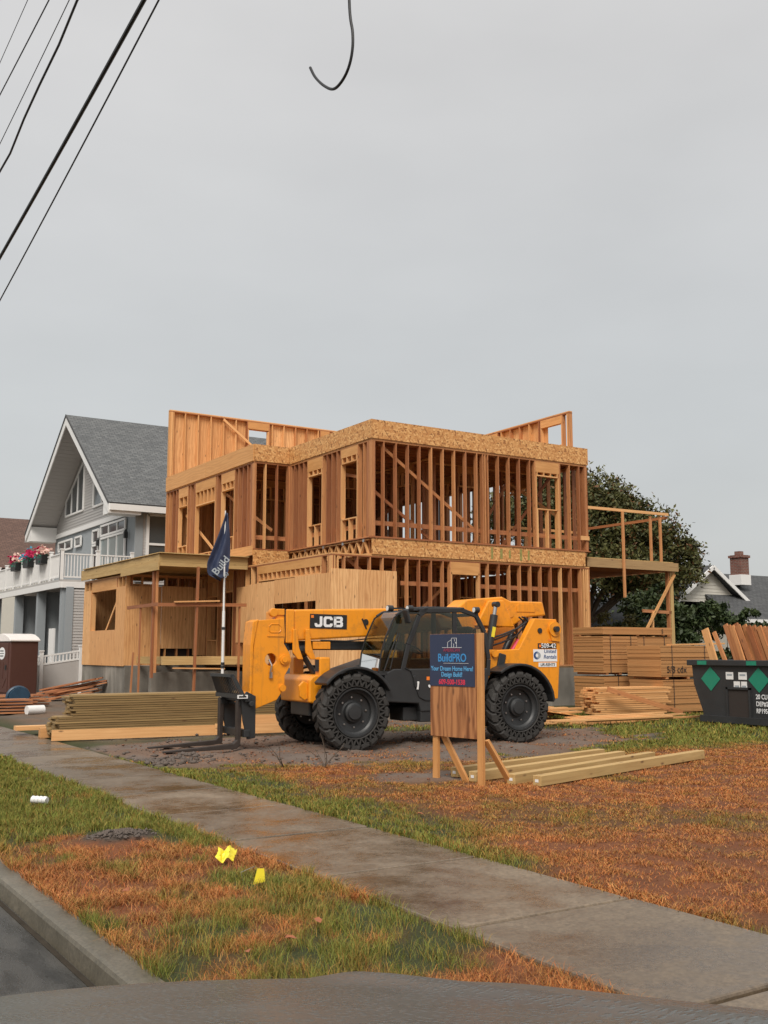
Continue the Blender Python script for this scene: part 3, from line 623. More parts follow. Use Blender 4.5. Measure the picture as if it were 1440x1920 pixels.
# back wall standing above the roof near the side face
fE = wallframe('X', XB-.15, -1, YS+.45, 31.0, ZT+.02, 9.34, [(24.85, 25.9, 8.3, 9.02, .26), (28.2, 29.6, 8.3, 9.02, .26)], ('fresh', 'stud'), sp=.5)
for a0, a1 in ((25.7, 26.9), (26.9, 28.1), (29.7, 31.)): panel('X', XB-.15, 1, a0, a1-.004, ZT+.02, 9.33, M['ply'], 'sheathing_panel')
for k in range(2): stud(fE, YS+.5+k*.05, ZT+.06, 9.28, M['fresh'], name='corner_post')
brace((XB-.4, YS+1.1, 6.0), (XB-1.5, YS+2.6, 7.4), 'fresh')
# lower floor ----------------------------------------------------
fS1 = wallframe('Y', YS, 1, XF, XB, Z1+.03, P1, [(17.48, 18.5, Z1+.05, 3.88, .36)], ('fresh', 'stud', 'stud'), plates='red')
hbar(fS1, 15.85, 17.44, 3.52, .12, M['red'], 'blocking_board', d0=SD+.002, d=.036); hbar(fS1, 18.55, XB, 3.52, .12, M['red'], 'blocking_board', d0=SD+.002, d=.036)
for a in (XF+.1, XF+.2, XB-.1, XB-.16, XB-.25): stud(fS1, a, Z1+.07, P1-.08, M['fresh'], name='corner_post')
panels('Y', YS, -1, XF-.02, 15.62, 1.0, 3.83, M['ply'], 'sheathing_panel', .86)
brace((14.1, YS+.2, 4.15), (15.2, YS+.2, 3.4), 'stud'); brace((18.3, YS+.9, 3.9), (16.3, YS+.9, 2.2), 'stud')
fW1 = wallframe('X', XF, 1, YS+.15, 30.1, Z1+.03, P1, [(24.6, 28.6, 0, 3.72, .24)], ('fresh', 'stud'))
# sheathing of the street wall with a window cut in it
for a0, a1, z0, z1 in ((YS-.02, 24.9, 1.0, 3.72), (24.9, 26.15, 3.0, 3.72), (26.15, 27.42, 3.0, 3.7), (24.9, 26.15, 1., 2.05), (26.15, 27.42, 1., 2.05), (27.42, 28.64, 1., 3.68), (28.64, 29.3, 1., 3.66), (29.3, 30.1, 1.9, 3.62)):
    panel('X', XF, -1, a0, a1-.012, z0, z1, M['ply'], 'sheathing_panel')
panel('X', XF, -1, 24.9, 28.0, .52, 1.0, M['osb'], 'sheathing_panel', vert=False)
wallframe('X', XB, -1, YS+.15, YN-.1, Z1+.03, P1, [(27, 29, 2.2, 3.6, .3)], SM)
for a in np.arange(24.2, 36, 1.22): panel('X', XB, 1, float(a), float(a)+1.2, 1., 4.2, M['ply'], 'sheathing_panel')
wallframe('X', XF, 1, 30.1, YN, Z1+.03, P1, [(30.4, 31.3, Z1+.05, 3.5, .3), (31.6, 32.5, 2., 3.4, .3)], ('fresh', 'stud'))
wallframe('Y', YN, -1, XF+.15, XB-.15, Z1+.03, P1, [(18, 20, 2, 3.5, .3)], ('fresh',)); panels('Y', YN, 1, XF, XB, 1., 4.38, M['ply'], 'sheathing_panel')
# inner partitions, both floors
for ax, c, a0, a1 in (('X', 17.9, 25.5, 31), ('Y', 28.6, 15.2, 21), ('X', 20.4, 26.5, 35), ('Y', 32.2, 14.2, 20.2), ('X', 16.2, 29, 35.5), ('Y', 26.3, 18.2, 22.6), ('Y', 30.6, 16.4, 22.6)):
    for z0, z1 in ((Z1+.03, P1), (Z2, P2)): wallframe(ax, c, 1, a0, a1, z0, z1, [(a0+1.2, a0+2.1, z0+.02, z0+2.1, .2)], ('red', 'stud'), sp=.6, d=.09, dbl=False)
# foundation
fnd = MB(); 
def fbox(x0, x1, y0, y1, z0, z1): fnd.box(((x0+x1)/2, (y0+y1)/2, (z0+z1)/2), (x1-x0, y1-y0, z1-z0))
fbox(XF+.02, XB+.3, YS-.0, YS+.22, -.2, Z1-.02); fbox(XF+.02, XF+.24, YS+.22, YN, -.2, 1.02); fbox(XB+.08, XB+.3, YS+.22, YN, -.2, Z1-.02); fbox(XF+.24, XB+.08, YN-.22, YN-.01, -.2, Z1-.02)
fbox(10.82, 11.04, 32.5, 37.2, -.2, 1.17); fbox(11.04, XF+.02, 32.5, 32.72, -.2, 1.17); fbox(11.0, 13.5, 30.6, 30.8, -.2, 1.0)
fnd.build('foundation_wall', M['block'], house)
board('subfloor', ((XF+XB)/2, YS+.03, Z1-.006), ((XF+XB)/2, YN-.03, Z1-.006), XB-XF-.06, .02, M['subfloor'], house)
# porch wing: street wall with a window, recessed side wall, treated roof rim ----------------
XW, YW0, YW1 = 10.8, 32.6, 37.15
fWg = wallframe('X', XW, 1, YW0, YW1, 1.2, 4.1, [(33.55, 36.25, 2.33, 3.62, .36)], ('fresh',))
for a0, a1, z0, z1 in ((YW0-.02, 33.53, 1.16, 3.72), (33.53, 36.27, 1.16, 2.33), (36.27, YW1, 1.16, 3.74)): panel('X', XW, -1, a0, a1-.012, z0, z1, M['ply'], 'sheathing_panel')
brace((XW+.2, 33.7, 3.6), (XW+.2, 35.3, 2.2)); board('stud', (XW+.6, 35.2, 1.2), (XW+.6, 35.2, 4.0), .09, .038, M['stud'], house)
fSg = wallframe('Y', YW0, 1, XW+.15, XF, 1.2, 4.1, [], ('fresh', 'stud'))
for a0, a1, z0, z1 in ((XW-.02, 12.0, 1.18, 3.72), (12.0, 13.1, 1.72, 3.75), (13.1, 13.9, 1.5, 3.72)): panel('Y', YW0, -1, a0, a1-.012, z0, z1, M['ply'], 'sheathing_panel')
panels('Y', YW1, 1, XW, XF, 1.16, 4.1, M['ply'], 'sheathing_panel')
PX, PY = 10.7, 29.3
for z, h in ((4.37, .24), (4.19, .12)): board('rim_joist', (PX, PY, z), (PX, YW1+.1, z), .04, h-.004, M['treated'], house); board('rim_joist', (PX+.021, PY, z+.001), (XF-.03, PY, z+.001), .042, h-.004, M['treated'], house)
board('rim_joist', (PX-.042, PY-.02, 4.13), (PX-.042, YW0+.1, 4.13), .04, .24, M['treated'], house)
for k in range(19):
    y = PY+.4+k*.406
    if y < YW1: board('roof_joist', (PX+.03, y, 4.3), (XF-.04, y, 4.3), .04, .22, M['treated'], house)
for k in range(19): board('deck_board', (PX-.07+random.uniform(-.02, .02), PY+.05+k*.41, 4.515), (XF-.04, PY+.05+k*.41, 4.515), .4, .024, M['treated'], house)
board('deck_beam', (PX+.15, PY+.02, 1.36), (XF-.05, PY+.02, 1.36), .09, .25, M['treated'], house)
for k in range(6): board('deck_joist', (PX+.5+k*.45, PY+.1, 1.36), (PX+.5+k*.45, YW0-.1, 1.36), .04, .22, M['treated'], house)
board('porch_post', (10.76, PY+.62, .85), (10.76, PY+.62, 4.02), .07, .11, M['red'], house); board('porch_post', (10.82, PY+.5, 1.0), (10.82, PY+.5, 4.02), .07, .05, M['stud'], house)
board('opening_shade_panel', (11.95, YW0+.17, 1.5), (13.5, YW0+.17, 1.5), .02, .7, M['dark'], house)  # black sheet painted as the shade in the opening under the plywood
# right-hand deck on the back wall with its guard rail
DX1, DY0, DY1 = 27.0, 24.2, 28.2
board('rim_joist', (XB+.05, DY0, 4.43), (DX1, DY0, 4.43), .04, .28, M['deckbrown'], house); board('rim_joist', (DX1+.022, DY0-.02, 4.43), (DX1+.022, DY1, 4.43), .04, .28, M['deckbrown'], house)
for k in range(9): board('deck_joist', (XB+.05, DY0+.4+k*.42, 4.4), (DX1, DY0+.4+k*.42, 4.4), .04, .22, M['red'], house)
board('rim_joist', (XB+.05, DY1+.02, 4.4), (DX1, DY1+.02, 4.4), .04, .26, M['red'], house)
for k in range(28): board('deck_board', (XB+.12+k*.14, DY0, 4.585), (XB+.12+k*.14, DY1, 4.585), .135, .024, M['treated'], house)
board('guard_rail', (XB+.05, DY0-.03, 6.18), (26.62, DY0-.03, 6.2), .038, .09, M['fresh'], house); board('guard_rail', (XB+.05, DY1, 5.95), (26.62, DY1, 5.95), .038, .09, M['fresh'], house)
board('guard_rail', (26.6, DY0, 6.1), (26.6, DY1, 6.1), .038, .09, M['stud'], house)
for x, y, z0, z1 in ((24.45, DY0-.065, 3.35, 6.15), (25.82, DY0+.03, 4.6, 6.1), (26.28, DY0+.03, 4.6, 6.12), (24.6, DY1, 4.6, 5.9), (26.5, DY1-.1, 4.6, 6.05)): board('guard_post', (x, y, z0), (x, y, z1), .09, .05, M['stud'], house)
board('deck_post', (26.85, DY0+.2, 0), (26.85, DY0+.2, 4.3), .14, .14, M['treated'], house); board('deck_post', (26.72, DY0+.2, 0), (26.72, DY0+.2, 4.3), .04, .14, M['red'], house)
board('diagonal_brace', (26.95, DY0+.08, 4.2), (25.35, DY0+.08, 2.1), .04, .1, M['fresh'], house); board('diagonal_brace', (25.9, DY0+.15, 2.0), (25.9, DY0+.15, 2.95), .04, .09, M['fresh'], house); board('diagonal_brace', (25.45, DY0+.15, 2.95), (26.8, DY0+.15, 2.92), .04, .1, M['red'], house)
# loose props and a plank standing outside the porch: a builder's scaffold
sc = empty('timber_scaffold', (11.6, 29, 0), 0, 'red timber prop scaffold with ledger boards standing before the porch', 'scaffold')
for x, y, z1, lean in ((10.66, 30.75, 3.05, 0), (10.6, 31.3, 1.6, .06)):
    board('prop', (x, y, 0), (x+lean, y, z1), .045, .07 if z1 > 3 else .05, M['red'], sc)
board('prop', (11.68, 28.9, 0), (11.75, 28.9, 4.12), .06, .1, M['red'], sc); board('ledger', (10.64, 31.9, 2.98), (10.64, 29.2, 3.0), .04, .1, M['red'], sc); board('ledger', (10.5, 28.85, 2.97), (13.3, 28.85, 3.02), .04, .1, M['red'], sc); board('prop', (13.1, 28.9, 0), (13.1, 28.9, 3.05), .045, .07, M['stud'], sc); board('ledger', (11.0, 28.8, 3.06), (12.4, 28.8, 3.12), .1, .04, M['fresh'], sc)
board('ledger', (11.0, 28.8, 1.15), (12.6, 28.8, 1.12), .09, .036, M['fresh'], sc)

for k, x in enumerate((18.95, 19.3, 19.62, 20.05, 20.35)): MB().box((x, YS-.037, 4.5), (.07+.02*(k % 2), .002, .34-.05*(k % 3))).build('ink_mark', M['ink_smear'], house)

# ================================================================== telehandler (local: x forward, y left, z up)
TM = Matrix.Translation((10.76, 16.16, 0)) @ Matrix.Rotation(math.atan2(.22, -3.36), 4, 'Z')
tele = bpy.data.objects.new('telehandler', None); place(tele, TM)
tag(tele, 'yellow telescopic handler with black cab, lug tyres and lowered pallet forks', 'telehandler')
XZ = lambda a, b, t: (a, t, b)
def tpart(mb, name, mat, parent=None, smooth=False, bevel=0.): return mb.build(name, mat, parent or tele, TM, smooth, bevel)
def plate(poly, y0, y1): return MB().prism(poly, XZ, y0, y1)
# wheels
def tyre_mesh():
    mb = MB(); RO, RI, W = .6, .415, .2
    prof = [(RI, -W*.8), (RI+.02, -W), (.44, -W), (.445, -W+.05), (.555, -W+.05), (.56, -W), (RO-.03, -W*.98), (RO, -W*.8), (RO, W*.8), (RO-.03, W*.98), (.56, W), (.555, W-.05), (.445, W-.05), (.44, W), (RI+.02, W), (RI, W*.8)]
    mb.lathe(prof, 64, closed=True)
    n = 30                                            # zigzag webs over the sidewall pockets
    for s in (-1, 1):
        for k in range(n):
            a = 2*math.pi*k/n; b = 2*math.pi*(k+.5)/n; c = 2*math.pi*(k+1)/n; y = s*(W-.012)
            P = lambda r, t: (r*math.cos(t), y, r*math.sin(t))
            mb.bar(P(.437, a), P(.563, b), .024, .028, up=(0, 1, 0)); mb.bar(P(.563, b), P(.437, c), .024, .028, up=(0, 1, 0))
    n = 20                                            # chevron lugs
    for s in (-1, 1):
        for k in range(n):
            a = 2*math.pi*(k+(.5 if s > 0 else 0))/n
            ring = []
            for (y, da, w, r) in ((.0, .13, .055, .645), (.5, .05, .07, .65), (.86, -.02, .085, .645), (1.03, -.05, .085, .6), (1.03, -.05, .085, .545)):
                ring.append((y*W*s, a+da, w, r))
            for i in range(len(ring)-1):
                (y0, a0, w0, r0), (y1, a1, w1, r1) = ring[i], ring[i+1]
                base = .58 if i < 3 else .5
                def q(y, aa, w, r, sg, rr): t = aa+sg*w/rr/1.0; return (rr*math.cos(t), y, rr*math.sin(t))
                pts = []
                for (y, aa, w, r) in ((y0, a0, w0, r0), (y1, a1, w1, r1)):
                    lo = min(base, r-.03) if abs(y) < W*1.02 else r
                    inn = y if abs(y) < W*1.02 else y-s*.035
                    pts.append([q(y, aa, w*.75, r, -1, r), q(y, aa, w*.75, r, 1, r), q(inn, aa, w*1.1, r, 1, lo), q(inn, aa, w*1.1, r, -1, lo)])
                A, B = pts
                j = len(mb.v); mb.v += A+B
                for u in range(4):
                    v = (u+1) % 4; mb.f.append((j+u, j+v, j+4+v, j+4+u)); mb.mi.append(0)
                mb.f.append((j, j+1, j+2, j+3)); mb.mi.append(0); mb.f.append((j+4, j+5, j+6, j+7)); mb.mi.append(0)
    me = mb.mesh('tyre', M['rubber']); me.shade_smooth(); me.set_sharp_from_angle(angle=R(30)); return me
def rim_mesh():
    mb = MB(); mb.lathe([(.412, -.16), (.415, .17), (.41, .185), (.385, .185), (.375, .15), (.36, .12), (.33, .1), (.325, .04), (.2, .03), (.17, .045), (.16, .11), (.13, .125), (.115, .15), (.0, .152)], 56)
    me = mb.mesh('rim', M['greyblack']); me.shade_smooth(); me.set_sharp_from_angle(angle=R(30)); return me
tyre_me, rim_me = tyre_mesh(), rim_mesh()
nut_mb = MB()
nut_me = nut_mb.cyl((0, 0, 0), (0, .03, 0), .016, n=6).mesh('wheel_nut', M['steel'])
for x, y in ((1.68, .97), (-1.68, .97), (1.55, -.97), (-1.68, -.97)):
    s = 1 if y > 0 else -1
    wm = TM @ Matrix.Translation((x, y, .625)) @ Matrix.Rotation(0 if s > 0 else math.pi, 4, 'Z') @ Matrix.Rotation(random.uniform(0, 1), 4, 'Y')
    t = bpy.data.objects.new('wheel', tyre_me); place(t, wm, tele); t['label'] = 'lugged solid tyre with triangular sidewall openings'
    r_ = bpy.data.objects.new('rim', rim_me); place(r_, wm, t)
    for k in range(8):
        a = 2*math.pi*k/8; n_ = bpy.data.objects.new('wheel_nut', nut_me); place(n_, wm @ Matrix.Translation((.25*math.cos(a), .03, .25*math.sin(a))), t)
# axles and chassis
ax = MB()
for x in (1.62, -1.68): ax.cyl((x, -.8, .62), (x, .8, .62), .13, n=16); ax.box((x, 0, .62), (.34, .45, .4))
tpart(ax, 'axle', M['greyblack'])
ch = MB().box((0, 0, .72), (4.4, .8, .36)); ch.box((-.1, .68, .56), (1.5, .5, .24)); tpart(ch, 'chassis', M['greyblack'], bevel=.02)
tpart(plate([(-1.1, .95), (-1.1, 1.5), (.5, 1.5), (1.15, 1.3), (1.35, 1.05), (1.35, .85), (-1.0, .8)], -1.12, -.35), 'engine_cover', M['greyblack'], bevel=.04)
# front frame
ff = plate([(1.95, .72), (2.3, .78), (2.3, 1.16), (2.2, 1.24), (1.9, 1.24), (1.75, 1.0)], -.62, .62); ff.box((2.02, .55, 1.36), (.2, .2, .36)); ff.box((2.02, -.55, 1.36), (.2, .2, .36))
tpart(ff, 'front_frame', M['yellow'], bevel=.025)
fl = MB().box((2.125, .55, 1.4), (.02, .13, .2)); lamp = tpart(fl, 'headlight', M['black'])
tpart(plate([(2.36, .82), (2.44, .88), (2.46, 1.06), (2.38, 1.14), (2.3, 1.1), (2.3, .84)], .5, .56), 'tow_hook', M['yellow'], bevel=.01)
# mudguards
def guard(x0, pts, y0=.72, y1=1.2, name='mudguard'):
    mb = MB(); n = len(pts); th = .035
    poly = pts+[(a*(1-.05)+(x0)*.05, b-.045) for a, b in pts[::-1]]
    mb.prism(poly, XZ, y0, y1); return tpart(mb, name, M['black'], smooth=False, bevel=.012)
arc = lambda cx, r, a0, a1, n=12: [(cx+r*math.cos(R(a0+(a1-a0)*i/n)), .63+r*math.sin(R(a0+(a1-a0)*i/n))) for i in range(n+1)]
guard(1.68, arc(1.68, .76, 40, 150)); guard(-1.68, arc(-1.68, .79, 55, 160)+[(-2.45, .75)]); guard(1.6, arc(1.6, .76, 40, 150), -1.2, -.72); guard(-1.68, arc(-1.68, .79, 30, 160), -1.2, -.72)
# rear tower
tower = [(-1.0, .8), (-1.15, 1.05), (-1.22, 1.62), (-1.42, 1.66), (-1.94, 1.68), (-2.32, 2.26), (-2.84, 2.25), (-2.92, 1.72), (-2.84, .74), (-2.62, .74), (-2.5, 1.05), (-2.2, 1.3), (-1.7, 1.38), (-1.3, 1.22), (-1.05, .8)]
tw = plate(tower, .62, .78); tpart(tw, 'rear_side_plate', M['yellow'], bevel=.015); tpart(plate(tower, -.78, -.62), 'rear_side_plate', M['yellow'], bevel=.015)
tpart(plate([(-2.5, 1.0), (-2.45, 1.5), (-2.78, 1.6), (-2.88, 1.5), (-2.8, .7), (-2.55, .7)], -.62, .62), 'counterweight', M['yellow'], bevel=.03)
tpart(plate([(-1.25, .9), (-1.3, 1.5), (-1.9, 1.55), (-2.3, 1.3), (-2.3, .8)], -.6, .6), 'rear_frame', M['greyblack'])
boss = MB().cyl((-2.77, .78, 2.06), (-2.77, .83, 2.06), .14, n=24); boss.prism([(-2.9, 1.82), (-2.9, 2.05), (-2.64, 2.05), (-2.7, 1.84)], XZ, .785, .81); pb = tpart(boss, 'pivot_boss', M['yellow'], smooth=False)
tpart(MB().cyl((-2.77, .82, 2.06), (-2.77, .9, 2.06), .055, n=16), 'pivot_pin', M['black'], pb, True)
tpart(MB().cyl((-2.43, .77, 2.03), (-2.43, .8, 2.03), .05, n=16), 'grommet', M['black'], None, True)
# boom
boom = plate([(2.42, 1.82), (2.42, 2.36), (.41, 2.42), (-.95, 2.46), (-1.02, 2.52), (-1.16, 2.62), (-1.98, 2.69), (-2.17, 2.61), (-2.95, 2.61), (-3.02, 2.34), (-2.56, 2.3), (-2.2, 2.12), (-1.5, 2.06), (-.97, 2.06), (.47, 1.93)], -.27, .22)
tpart(boom, 'boom', M['yellow'], bevel=.03)
# boom root cheek with a recessed window, hump side
tpart(plate([(-1.3, 2.12), (-1.6, 2.6), (-1.95, 2.62), (-2.2, 2.1)], .22, .3), 'boom_cheek', M['yellow'], bevel=.02)
tpart(plate([(-2.3, 2.4), (-2.3, 2.52), (-2.36, 2.56), (-2.72, 2.56), (-2.78, 2.5), (-2.74, 2.4)], .22, .232), 'boom_boss', M['yellow'], bevel=.01)
hb = MB().cyl((-2.15, .22, 2.38), (-2.15, .235, 2.38), .09, n=20); tpart(hb, 'boom_boss', M['yellow'])
# boom head: wear pads blocks, inner boom
bh = MB().box((2.5, -.02, 2.07), (.16, .54, .58)); tpart(bh, 'boom_collar', M['yellow'], bevel=.02)
tpart(MB().box((2.66, -.02, 2.08), (.2, .46, .5)), 'inner_boom', M['yellow'], bevel=.02); tpart(MB().box((2.585, -.02, 2.08), (.03, .5, .56)), 'wear_pad', M['black'])
tpart(MB().cyl((2.8, .14, 2.3), (2.8, .24, 2.3), .075, n=20).box((2.7, .19, 2.31), (.2, .08, .11)), 'boom_nose_lug', M['yellow'], bevel=.01)
for x in (2.36, 2.12): tpart(plate([(x, 1.5), (x+.1, 1.62), (x+.1, 2.02), (x+.03, 2.02), (x-.02, 1.7), (x-.1, 1.5)], .24, .28), 'ram_bracket', M['yellow'], bevel=.01)
tpart(MB().cyl((2.35, .1, 1.66), (2.1, .1, 1.66), .1, n=14).cyl((2.55, -.1, 1.68), (2.55, .2, 1.68), .06, n=12), 'tilt_joint', M['black'])
tpart(MB().box((1.35, .0, 1.74), (2.3, .26, .16)).cyl((2.2, .05, 1.62), (1.95, .05, 1.25), .05, n=12), 'extension_ram', M['black'], bevel=.02)
tpart(MB().box((1.88, .18, 1.74), (.34, .06, .13)), 'hose_guard', M['yellow'], bevel=.01)
hs = MB().tube([(1.9, .2, 1.83), (1.4, .2, 1.82), (.9, .2, 1.87), (.5, .2, 1.88)], .012, 6); tpart(hs, 'hydraulic_hose', M['black'])
# lift ram and hoses at the rear
lr = MB().cyl((-1.42, .5, 1.55), (-1.58, .5, 2.32), .075, n=18); tpart(lr, 'lift_ram', M['black'], smooth=True)
tpart(MB().cyl((-1.58, .5, 2.32), (-1.62, .5, 2.5), .04, n=14), 'ram_rod', M['steel'], smooth=True)
tpart(MB().cyl((-1.62, .44, 2.52), (-1.62, .58, 2.52), .055, n=14), 'ram_pin', M['black'], smooth=True)
tpart(MB().box((-1.51, .578, 2.0), (.07, .006, .19), Matrix.Rotation(R(-12), 3, 'Y')), 'warning_label', M['yellow_plastic'])
for k, (z0, y) in enumerate(((1.72, .4), (1.8, .3), (1.88, .48))):
    tpart(MB().tube([(-1.5, y, z0), (-1.8, y, z0+.08), (-2.15, y, z0+.2), (-2.35, y, 2.12+.04*k), (-2.42, y, 2.26-.05*k), (-2.3, y, 2.3)], .018, 8), 'hydraulic_hose', M['black'], smooth=True)
tpart(MB().cyl((-2.0, .2, 1.6), (-2.22, .2, 1.98), .07, n=14), 'displacement_ram', M['black'], smooth=True)
rb = MB().cyl((-2.08, .35, 1.62), (-2.25, .35, 1.85), .05, n=12); tpart(rb, 'red_cylinder', M['red_ink'], smooth=True)
jn = MB().cyl((-1.36, .6, 1.6), (-1.36, .84, 1.6), .07, n=18); tpart(jn, 'ram_foot', M['yellow'], smooth=True); tpart(MB().box((-1.52, .74, 1.42), (.16, .14, .36), Matrix.Rotation(R(-14), 3, 'Y')), 'tail_lamp_bracket', M['black'], bevel=.02)
# gooseneck and carriage
gn = [(3.14, 2.16), (2.62, 2.2), (2.6, 1.92), (2.62, 1.77), (2.52, 1.62), (2.48, 1.5), (2.52, 1.36), (2.6, 1.22), (2.6, 1.02), (2.74, .82), (3.18, .66), (3.2, 1.2)]
hole = MB()
def holed_plate(poly, cx, cz, r, y0, y1, n=28):
    """plate with a round hole: ring quads between the outline resampled by angle and the circle"""
    mb = MB(); P = [Vector(p) for p in poly]; c = Vector((cx, cz)); outer = []
    angs = sorted(set([2*math.pi*k/n for k in range(n)]+[math.atan2(p.y-cz, p.x-cx) % (2*math.pi) for p in P]))
    for a in angs:
        d = Vector((math.cos(a), math.sin(a))); best = 0
        for i in range(len(P)):
            A, B = P[i], P[(i+1) % len(P)]; e_ = B-A; den = d.x*e_.y-d.y*e_.x
            if abs(den) < 1e-9: continue
            q = A-c; t = (q.x*e_.y-q.y*e_.x)/den; u = (q.x*d.y-q.y*d.x)/den
            if t > 0 and -1e-6 <= u <= 1+1e-6: best = max(best, t)
        outer.append(c+d*best)
    inner = [c+Vector((math.cos(a), math.sin(a)))*r for a in angs]; m = len(angs); i0 = len(mb.v)
    for y in (y0, y1):
        for p in outer: mb.v.append((p.x, y, p.y))
        for p in inner: mb.v.append((p.x, y, p.y))
    for k in range(m):
        j = (k+1) % m
        for f in ((k, j, m+j, m+k), (2*m+k, 3*m+k, 3*m+j, 2*m+j), (k, 2*m+k, 2*m+j, j), (m+k, m+j, 3*m+j, 3*m+k)): mb.f.append(tuple(i0+q for q in f)); mb.mi.append(0)
    return mb
tpart(holed_plate(gn, 2.86, 1.5, .105, .2, .26), 'gooseneck_plate', M['yellow'], bevel=.008); tpart(holed_plate(gn, 2.86, 1.5, .105, -.06, .0), 'gooseneck_plate', M['yellow'], bevel=.008)
nose = MB(); 
prof = [(3.1, 2.18), (3.2, 2.14), (3.24, 1.75), (3.24, .96), (3.38, .8), (3.34, .76), (3.2, .9), (3.18, 1.75), (3.12, 2.08)]
nose.prism(prof, XZ, -.08, .28); tpart(nose, 'gooseneck_face', M['yellow'], bevel=.012)
tpart(MB().cyl((2.62, .25, 1.5), (2.62, .3, 1.5), .085, n=22).cyl((2.62, .3, 1.5), (2.62, .325, 1.5), .05, n=18), 'gooseneck_pin', M['yellow'], smooth=False)
tpart(MB().cyl((2.64, .18, 1.02), (2.64, .29, 1.02), .06, n=16).box((2.66, .235, 1.1), (.1, .06, .2)), 'hose_lug', M['yellow'])
tpart(MB().tube([(2.9, .28, 1.5), (2.86, .31, 1.4), (2.88, .3, 1.3), (2.87, .29, 1.2)], .018, 6).box((2.87, .29, 1.24), (.05, .03, .1)), 'hose_coupling', M['steel'])
gw = MB()
for pts in ([(2.68, 2.06), (2.72, 2.1), (2.86, 2.1), (2.9, 2.06), (2.9, 1.99), (2.86, 1.96), (2.72, 1.96), (2.68, 1.99), (2.68, 2.06)],):
    gw.tube([(a, .262, b) for a, b in pts], .009, 6)
gw.box((2.78, .265, 1.9), (.3, .014, .02)); tpart(gw, 'weld_bead', M['yellow'], smooth=True)
cg = MB(); 
for y in (.42, -.52): cg.prism([(3.2, .22), (3.2, .9), (3.36, .98), (3.46, .86), (3.42, .5), (3.34, .2)], XZ, y, y+.05)
cg.cyl((3.3, -.65, .78), (3.3, .55, .78), .045, n=14); cg.box((3.36, -.05, .3), (.1, 1.1, .12)); cg.box((3.36, -.05, .86), (.1, 1.15, .1))
tpart(cg, 'fork_carriage', M['black'], bevel=.01)
br_ = MB(); br_.box((3.47, -.05, .9), (.08, 1.2, .07)); br_.box((3.62, -.05, 1.24), (.06, 1.0, .05))
for k in range(13): y = -.6+k*.0917; br_.bar((3.48, y, .92), (3.62, y*.86-.008, 1.24), .05, .02)
for s, y in ((1, .55), (-1, -.65)): br_.bar((3.44, y, .9), (3.6, y*.84, 1.24), .04, .05)
tpart(br_, 'load_backrest', M['black'])
tpart(MB().box((3.47, .556, .9), (.18, .008, .06)), 'maker_label', M['whitewrap']); tpart(MB().box((3.47, .562, .9), (.13, .003, .025)), 'label_print', M['black_ink'])
for y in (.36, -.5):
    f = MB().prism([(3.42, .84), (3.5, .84), (3.5, .19), (3.56, .135), (4.72, .06), (4.72, .035), (3.5, .05), (3.44, .1)], XZ, y-.06, y+.06)
    fk = tpart(f, 'fork', M['rust'], bevel=.008); tpart(MB().box((3.42, y, .8), (.12, .14, .1)), 'fork_hook', M['black'], fk)
# JCB badge on the boom side
def jcb(h, M4, parent):
    t = .25
    def strokes(polys, x0, name):
        mb = MB()
        for p in polys: mb.prism([(x0+a, b-.5) for a, b in p], lambda a, b, q: (a*h, b*h, q), 0, .004)
        return mb.build(name, M['white_ink'], parent, M4)
    # each letter drawn as one outline run (C-shaped strips with chamfered corners)
    def strip(outer, inner): return [[outer[i], outer[i+1], inner[i+1], inner[i]] for i in range(len(outer)-1)]
    strokes(strip([(.8, 1), (.8, .18), (.65, 0), (.12, 0), (0, .16), (0, .36)], [(.53, 1), (.53, .3), (.47, .23), (.3, .23), (.25, .28), (.25, .36)]), -1.55, 'letter')
    strokes(strip([(.95, .66), (.95, .84), (.8, 1), (.15, 1), (0, .84), (0, .16), (.15, 0), (.8, 0), (.95, .16), (.95, .34)], [(.68, .66), (.68, .72), (.62, .77), (.33, .77), (.27, .7), (.27, .3), (.33, .23), (.62, .23), (.68, .28), (.68, .34)]), -.62, 'letter')
    strokes(strip([(0, 1), (.8, 1), (.95, .88), (.95, .62), (.86, .51)], [(0, .78), (.62, .78), (.68, .74), (.68, .65), (.62, .6)])+strip([(.86, .51), (.97, .4), (.97, .13), (.82, 0), (0, 0)], [(.62, .41), (.7, .37), (.7, .27), (.64, .22), (0, .22)])+[[(0, 0), (.27, 0), (.27, 1), (0, 1)], [(.25, .41), (.63, .41), (.86, .51), (.63, .6), (.25, .6)]], .46, 'letter')
def side(x, y, z): return TM @ basis((-1, 0, 0), (0, 0, 1), (x, y, z))
bd = tpart(MB().box((1.76, .226, 2.16), (.72, .008, .25), Matrix.Rotation(R(-1), 3, 'Y')), 'badge', M['black_ink'])
jcb(.185, side(1.745, .231, 2.155), bd); tpart(MB().box((2.075, .2315, 2.245), (.05, .004, .05)), 'badge_mark', M['orange_ink'], bd)
mrk = MB().box((1.05, .226, 2.13), (.03, .006, .2), Matrix.Rotation(R(25), 3, 'Y')).cyl((1.02, .222, 2.16), (1.02, .234, 2.16), .055, n=12); tpart(mrk, 'boom_mark', M['black_ink'])
